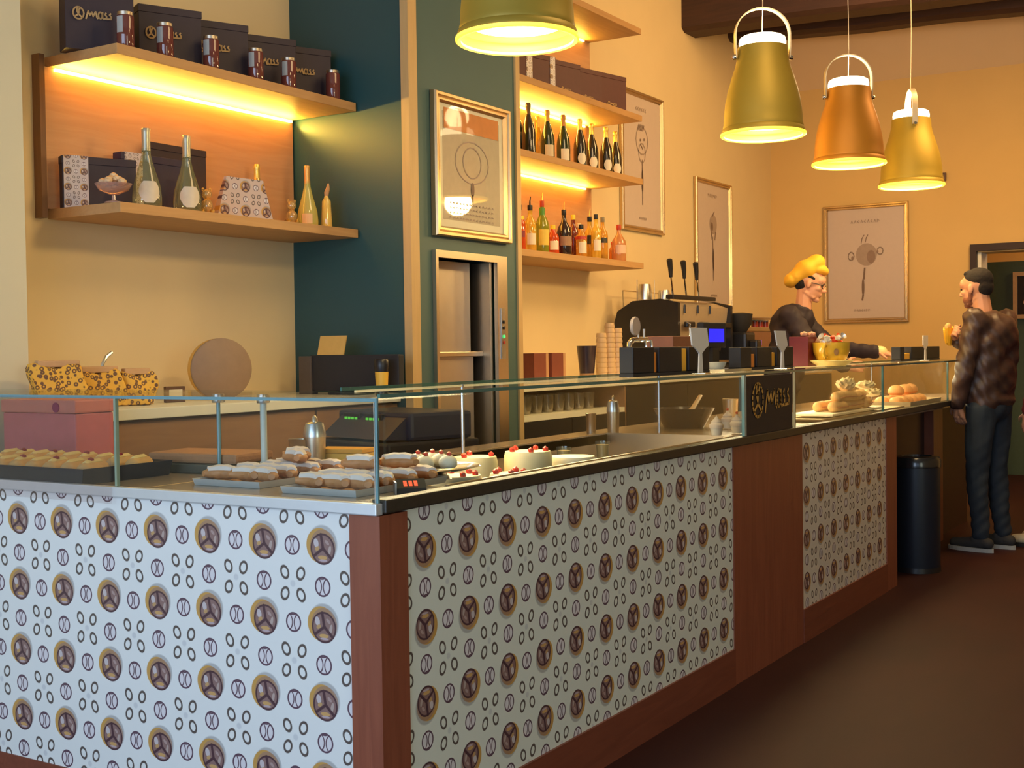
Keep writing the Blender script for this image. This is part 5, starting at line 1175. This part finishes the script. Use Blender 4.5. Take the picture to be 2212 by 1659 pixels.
for i in range(3):
    t = thing('red_jar', ('left', 'middle', 'right')[i] + ' small red jar on the brown cabinet shelf', 'jar', (-3.72, 9.72 + i * .12, ZB2 + .3455), 0, 'red jars on the cabinet')
    bm = bmesh.new(); lathe(bm, [(0, 0), (.028, 0), (.028, .048), (0, .05)], 16); part('body', bm, mat('red_jar_glass', (.40, .04, .03), .2, coat=.6), t, smooth=True)
    bm = bmesh.new(); lathe(bm, [(.029, .0485), (.029, .06), (0, .061)], 16); part('lid', bm, M_WHITE, t, smooth=True)

# far-end bracket lamp on the back wall
p = at(2035, 383, Y=YB); t = thing('wall_bracket', 'small dark open square bracket on the ochre wall by the furthest lamp', 'bracket', (p.x, YB - .01, p.z))
bm = bmesh.new()
for b6 in ((-.04, -.03, -.035, .04, .0, -.025), (-.04, -.03, .025, .04, .0, .035), (.03, -.03, -.025, .04, .0, .025)): box(bm, *b6)
part('frame', bm, mat('brown_frame', (.12, .06, .04), .5), t)
pf = at(2203, 640, Y=13.19)
t = thing('framed_mirror', 'small pale-framed mirror on the teal wall beyond the doorway', 'mirror', (pf.x, 13.19, 1.55))
bm = bmesh.new()
for b6 in ((-.06, -.03, 0, -.02, 0, .46), (.42, -.03, 0, .46, 0, .46), (-.02, -.03, .42, .42, 0, .46), (-.02, -.03, 0, .42, 0, .04)): box(bm, *b6)
part('frame', bm, mat('tan_frame', (.5, .32, .16), .5), t); lbox('pane', mat('dim_mirror', (.05, .05, .06), .15, .8), t, -.02, -.012, .04, .42, -.004, .42)

# ------------------------------------------------------------------ litter bin
p = at(1979, 1238, Z=0); t = thing('litter_bin', 'tall dark blue cylindrical bin beside the counter end', 'bin', (p.x - .02, p.y + .1, 0))
BN = mat('blue_black_bin', (.010, .016, .030), .4, var=.1)
bm = bmesh.new(); lathe(bm, [(0, 0), (.128, 0), (.130, .01), (.130, .60), (0, .60)], 36); part('body', bm, BN, t, smooth=True)
bm = bmesh.new(); lathe(bm, [(.134, .601), (.136, .64), (.125, .66), (.085, .665), (.08, .64), (0, .638)], 36); part('lid', bm, mat('black_glossy_lid', (.012, .014, .018), .25, coat=.5), t, smooth=True)
bm = bmesh.new(); lathe(bm, [(.132, .03), (.134, .0), (.131, -.0), (.131, .03)], 36); part('base_ring', bm, M_BLACK, t, smooth=True)

# ------------------------------------------------------------------ people
def R3(a, ax): return Matrix.Rotation(a, 3, ax)
def hand(bm, wrist, d, side, curl=.5, s=1.0, down=None, thumb=1):
    """palm + five fingers; d = pointing direction, side = thumb side direction, down = curl direction"""
    d = Vector(d).normalized(); side = (Vector(side) - d * Vector(side).dot(d)).normalized(); dn = Vector(down) if down is not None else d.cross(side); dn = (dn - d * dn.dot(d)).normalized()
    wv = Vector(wrist)
    for k in (-1, 1): cap(bm, wv, wv + d * .075 * s + side * .022 * s * k, .024 * s, .017 * s, 1)
    for k, L in enumerate((.068, .078, .072, .056)):
        o = (1.5 - k) * .0195 * s; b0 = wv + d * .078 * s + side * o
        q1 = b0 + (d * math.cos(curl * .5) + dn * math.sin(curl * .5)) * L * .45 * s
        q2 = q1 + (d * math.cos(curl * 1.4) + dn * math.sin(curl * 1.4)) * L * .32 * s
        q3 = q2 + (d * math.cos(curl * 2.1) + dn * math.sin(curl * 2.1)) * L * .26 * s
        cap(bm, b0, q1, .0095 * s, .0088 * s, 1); cap(bm, q1, q2, .0088 * s, .008 * s, 1); cap(bm, q2, q3, .008 * s, .007 * s, 1)
    t0 = wv + d * .02 * s + side * .024 * s; t1 = t0 + (d * .6 + side * .75 + dn * .25).normalized() * .04 * s; t2 = t1 + (d * .9 + side * .2 + dn * .4).normalized() * .032 * s
    cap(bm, t0, t1, .013 * s, .011 * s, 1); cap(bm, t1, t2, .011 * s, .0085 * s, 1)
def head(bm, c, tilt=0.0, turn=0.0, s=1.0):
    M = R3(turn, 'Z') @ R3(tilt, 'Y'); c = Vector(c)
    def e(p, r): ball(bm, c + M @ (Vector(p) * s), [x * s for x in r], 3, M)
    def k(a, b_, r0, r1): cap(bm, c + M @ (Vector(a) * s), c + M @ (Vector(b_) * s), r0 * s, r1 * s, 2)
    e((-.012, 0, .032), (.098, .076, .088)); e((.028, 0, -.025), (.064, .058, .088)); e((.02, 0, -.055), (.055, .056, .045)); e((.066, 0, -.096), (.022, .026, .020)); e((.060, 0, .035), (.040, .058, .045))
    k((.086, 0, .010), (.110, 0, -.028), .008, .012); e((.100, .009, -.032), (.010, .008, .007)); e((.100, -.009, -.032), (.010, .008, .007))
    e((.082, 0, .020), (.014, .046, .009)); e((.084, 0, -.056), (.013, .024, .006)); e((.082, 0, -.067), (.013, .020, .007))
    for y in (-1, 1): e((-.004, .077 * y, -.004), (.016, .009, .030)); e((.055, .038 * y, -.02), (.03, .02, .02)); k((-.02, .045 * y, -.06), (.045, .035 * y, -.085), .016, .014)
    return M
def person(label, loc, rz, cfg):
    t = thing('person', label, 'person', loc, rz)
    H = Vector(cfg['head']); tilt = cfg.get('tilt', 0); turn = cfg.get('turn', 0)
    hipz = cfg['hip'][2]; hip = Vector(cfg['hip']); ch = Vector(cfg['chest']); nk = ch + Vector((.02 + cfg.get('nkf', 0), 0, .19))
    bm = bmesh.new()
    M = head(bm, H, tilt, turn)
    cap(bm, H + M @ Vector((-.025, 0, -.05)), nk - Vector((0, 0, .03)), .054, .058, 2)
    def torso(bm, g):
        for y in (-1, 1):
            cap(bm, hip + Vector((0, .075 * y, .02)), ch + Vector((0, .085 * y, 0)), .095 + g, .105 + g, 2)
            cap(bm, ch + Vector((0, .07 * y, .05)), Vector(cfg['shL'] if y > 0 else cfg['shR']), .085 + g, .055 + g, 2)
        cap(bm, ch, nk - Vector((0, 0, .07)), .10 + g, .062 + g, 2); ball(bm, ch + Vector((-.01, 0, .06)), (.115 + g, .165 + g, .13 + g), 3); ball(bm, (hip + ch) / 2, (.118 + g, .162 + g, .2), 3)
    def arm(bm, s_, g, upto=1.0):
        a, b_, c_ = Vector(cfg['sh' + s_]), Vector(cfg['el' + s_]), Vector(cfg['wr' + s_])
        cap(bm, a, b_, .050 + g, .040 + g, 2); cap(bm, b_, b_.lerp(c_, upto), .040 + g, .028 + g * 1.1 + (1 - upto) * .02, 2)
    def leg(bm, s_, g, stop=1.0):
        a = hip + Vector((0, .09 if s_ == 'L' else -.09, -.02)); b_, c_ = Vector(cfg['kn' + s_]), Vector(cfg['an' + s_])
        cap(bm, a, b_, .085 + g, .055 + g, 2); cap(bm, b_, b_.lerp(c_, stop), .055 + g, .038 + g, 2)
    torso(bm, -.014); [arm(bm, s_, -.004) for s_ in 'LR']; [leg(bm, s_, -.012) for s_ in 'LR']
    for s_ in 'LR':
        hd = cfg['hand' + s_]; hand(bm, cfg['wr' + s_], hd[0], hd[1], hd[2], cfg.get('hs', 1.08), hd[3])
        an = Vector(cfg['an' + s_]); fd = Vector(cfg.get('foot', (1, 0, 0))); cap(bm, an - Vector((0, 0, .03)), an + fd * .14 - Vector((0, 0, .055)), .036, .026, 2)
    remesh('body', bm, M_SKIN, t, cfg.get('vox', .0055), 2)
    bm = bmesh.new(); torso(bm, .022); [arm(bm, s_, .020, .97) for s_ in 'LR']
    hem = cfg.get('hem', .02); ball(bm, hip + Vector((0, 0, hem)), (.145, .18, .06), 3)
    if cfg.get('hood'): ball(bm, nk + Vector((-.03, 0, -.02)), (.085, .085, .04), 2)
    tube(bm, [nk + Vector((.063 * math.cos(a) - .012, .07 * math.sin(a), cfg.get('col', -.030) + .022 * math.cos(a) * -1)) for a in [2 * PI * i / 16 for i in range(16)]], .017, 8, closed=True)
    cl = remesh('jacket', bm, cfg['jacket'], t, .010, 6)
    ripple(cl.data, lambda x, y, z: .0035 * np.sin(47 * z + 24 * y + 19 * x) + .0025 * np.sin(91 * x - 63 * z + 40 * y))   # cloth folds
    bm = bmesh.new(); [leg(bm, s_, .016, .93) for s_ in 'LR']; ball(bm, hip + Vector((0, 0, -.02)), (.125, .165, .11), 3)
    tr = remesh('trousers', bm, cfg['trousers'], t, .012, 4)
    ripple(tr.data, lambda x, y, z: .0045 * np.sin(80 * z + 50 * x + 35 * y) * np.clip(.9 - z, 0, .8) + .003 * np.sin(50 * y + 20 * z))
    for s_ in 'LR':
        an = Vector(cfg['an' + s_]); bm = bmesh.new(); fd = Vector(cfg.get('foot', (1, 0, 0))).normalized(); gz = 0.0
        base = Vector((an.x, an.y, 0)); cap(bm, base - fd * .045 + Vector((0, 0, .055)), base + fd * .03 + Vector((0, 0, .07)), .038, .042, 2); cap(bm, base + Vector((0, 0, .055)), base + fd * .18 + Vector((0, 0, .042)), .043, .034, 2)
        for v in bm.verts: v.co.z = max(v.co.z, .02)
        sh = remesh('shoe', bm, cfg['shoe'], t, .006, 2)
        bm = bmesh.new(); side = fd.cross(Vector((0, 0, 1)))
        ol = [base + fd * (.07 + .155 * math.cos(a)) + side * (.046 * math.sin(a) * (1 + .12 * math.cos(a))) for a in [2 * PI * i / 22 for i in range(22)]]
        A = [bm.verts.new((q.x, q.y, .001)) for q in ol]; B = [bm.verts.new((q.x, q.y, .026)) for q in ol]; bm.faces.new(A[::-1]); bm.faces.new(B)
        for i in range(22): bm.faces.new((A[i], A[(i + 1) % 22], B[(i + 1) % 22], B[i]))
        part('sole', bm, cfg['sole'], sh)
    # hair and eyes
    def hp(p): return H + M @ Vector(p)
    bm = bmesh.new()
    if cfg.get('hair', 1) == 1:
        ball(bm, hp((-.022, 0, .052)), (.094, .077, .080), 3, M); ball(bm, hp((.020, 0, .100)), (.050, .055, .022), 3, M); ball(bm, hp((-.062, 0, .005)), (.048, .066, .062), 3, M)
    else:
        ball(bm, hp((-.052, 0, .005)), (.060, .070, .070), 3, M); 
        for y in (-1, 1): cap(bm, hp((.022, .066 * y, .038)), hp((-.02, .066 * y, .05)), .010, .016, 2)
    remesh('hair', bm, M_HAIR, t, .006, 2)
    for y in (-1, 1):
        bm = bmesh.new(); ball(bm, hp((.083, .030 * y, .004)), (.008, .012, .006), 2, M); part('eye', bm, mat('dark_eye', (.03, .02, .02), .2), t, smooth=True)
        bm = bmesh.new(); cap(bm, hp((.091, .018 * y, .026)), hp((.080, .046 * y, .028)), .004, .003, 1); part('eyebrow', bm, M_HAIR, t)
    if cfg.get('beard'):
        bm = bmesh.new(); ball(bm, hp((.034, 0, -.068)), (.058, .058, .040), 3, M); ball(bm, hp((.066, 0, -.098)), (.025, .029, .022), 2, M)
        for y in (-1, 1): cap(bm, hp((.005, .064 * y, -.02)), hp((.015, .056 * y, -.065)), .012, .016, 2)
        remesh('beard', bm, mat('short_beard', (.22, .075, .04), .7, var=.3, scale=90), t, .006, 2)
    return t, H, M, hp
JK = mat('brown_black_leather', (.058, .030, .025), .42, var=.5, scale=5, bump=.25); JEAN = mat('dark_blue_denim', (.018, .028, .045), .8, var=.35, scale=14)
p = at(2138, 1188, Z=0)
cu, H, M, hp = person('person in dark leather jacket and jeans at the counter end, eating from yellow paper', (p.x, p.y, 0), math.radians(162), dict(
    head=(.085, 0, 1.655), tilt=.10, hip=(0, 0, .93), chest=(-.02, 0, 1.30), nkf=.03, shL=(-.01, .19, 1.455), shR=(-.01, -.19, 1.455), elL=(.02, .265, 1.13), wrL=(.085, .225, .93),
    elR=(.14, -.27, 1.17), wrR=(.27, -.09, 1.33), knL=(.03, .10, .50), anL=(.00, .105, .085), knR=(.01, -.10, .50), anR=(-.03, -.11, .085),
    handL=((.05, -.3, -1), (1, 0, 0), .5, (0, -1, 0)), handR=((-.1, .6, .5), (0, -.3, 1), 1.0, (-.6, 0, -.3)), jacket=JK, trousers=JEAN, shoe=mat('dark_suede_shoe', (.035, .035, .04), .8), sole=mat('grey_white_sole', (.42, .44, .46), .7), beard=True, hem=.02))
# sandwich in yellow paper held in the hand
q = cu.matrix_world
fp = Vector(cu.location) + Matrix.Rotation(math.radians(162), 3, 'Z') @ Vector((.285, -.005, 1.375))
t = thing('sandwich', 'sandwich in bright yellow paper held by the person in leather', 'food', fp, math.radians(150))
bm = bmesh.new(); lathe(bm, [(0, -.08), (.024, -.07), (.034, -.02), (.040, .035), (.030, .03), (0, .02)], 10)
for v in bm.verts: v.co.x *= .6; v.co.z += .012 * math.sin(v.co.y * 120)
part('paper', bm, mat('bright_yellow_paper', (.92, .50, .03), .55), t)
bm = bmesh.new(); ball(bm, (0, .0, .04), (.018, .028, .030), 2); part('bread', bm, BUN, t, smooth=True)

p = at(1703, 760, X=-2.95)
DJ = mat('dark_plum_shirt', (.022, .012, .018), .75, var=.25, scale=8)
zo = .045   # raised floor behind the bar
bb, H, M, hp = person('person in yellow beret, glasses and dark shirt leaning over the bar', (-2.95, p.y, zo), math.radians(15), dict(
    head=(.150, 0, 1.685), tilt=.26, hip=(-.06, 0, .96), chest=(.02, 0, 1.335), nkf=.06, shL=(.04, .19, 1.48), shR=(.03, -.19, 1.465), elL=(.30, .20, 1.235), wrL=(.585, .11, 1.215),
    elR=(.20, -.26, 1.215), wrR=(.38, -.14, 1.12), knL=(-.03, .10, .52), anL=(-.06, .11, .085), knR=(-.03, -.10, .52), anR=(-.08, -.11, .085),
    handL=((1, -.1, -.22), (.1, -1, -.1), .45, (0, 0, -1)), handR=((1, .3, .0), (0, .3, 1), .6, (0, 1, -.2)), jacket=DJ, trousers=mat('black_trousers', (.015, .013, .015), .8), shoe=M_BLACK, sole=M_BLACKM, hair=0, col=.0))
t = bb
bm = bmesh.new(); Mh = R3(-.60, 'Y')
ball(bm, H + Vector((-.025, 0, .095)), (.150, .108, .072), 3, Mh); ball(bm, H + Vector((-.125, 0, .03)), (.060, .085, .045), 3, Mh); ball(bm, H + Vector((.055, 0, .095)), (.070, .078, .040), 3, R3(.25, 'Y'))
ht = remesh('beret', bm, mat('yellow_beret', (.85, .46, .03), .7, var=.06), t, .007, 3)
ripple(ht.data, lambda x, y, z: .005 * np.sin(45 * x + 30 * z + 20 * y))
bm = bmesh.new()
for y in (-1, 1):
    tube(bm, [hp((.097 - .012 * abs(math.cos(a)) , (.032 + .021 * math.cos(a)) * y, .002 + .017 * math.sin(a))) for a in [2 * PI * i / 14 for i in range(14)]], .0028, 6, closed=True)
    tube(bm, [hp((.086, .053 * y, .008)), hp((.0, .077 * y, .010))], .0026, 6)
tube(bm, [hp((.101, -.012, .006)), hp((.104, 0, .009)), hp((.101, .012, .006))], .0026, 6)
part('glasses', bm, M_BLACK, t, smooth=True)
bm = bmesh.new(); cap(bm, Vector((.54, .125, 1.222)), Vector((.615, .105, 1.214)), .040, .041, 2); remesh('cuff', bm, mat('cream_cuff', (.80, .62, .30), .6), t, .006, 2)

p = at(2275, 1180, Z=0)
person('person mostly outside the right edge, cream shoe and dark leg showing', (p.x, p.y, 0), math.radians(168), dict(
    head=(.07, 0, 1.60), tilt=.05, hip=(0, 0, .92), chest=(-.01, 0, 1.24), shL=(-.01, .175, 1.38), shR=(-.01, -.175, 1.38), elL=(-.02, .24, 1.10), wrL=(.06, .23, .88),
    elR=(.0, -.24, 1.10), wrR=(.12, -.2, .90), knL=(.03, .10, .50), anL=(.02, .11, .085), knR=(.05, -.10, .50), anR=(.03, -.11, .085),
    handL=((.1, 0, -1), (1, 0, 0), .4, (0, -1, 0)), handR=((.3, 0, -1), (1, 0, 0), .4, (0, 1, 0)), jacket=mat('dark_red_coat', (.16, .02, .02), .8), trousers=mat('black_trousers', (.015, .013, .015), .8), shoe=mat('cream_shoe', (.66, .56, .38), .6), sole=M_BLACKM, vox=.012))
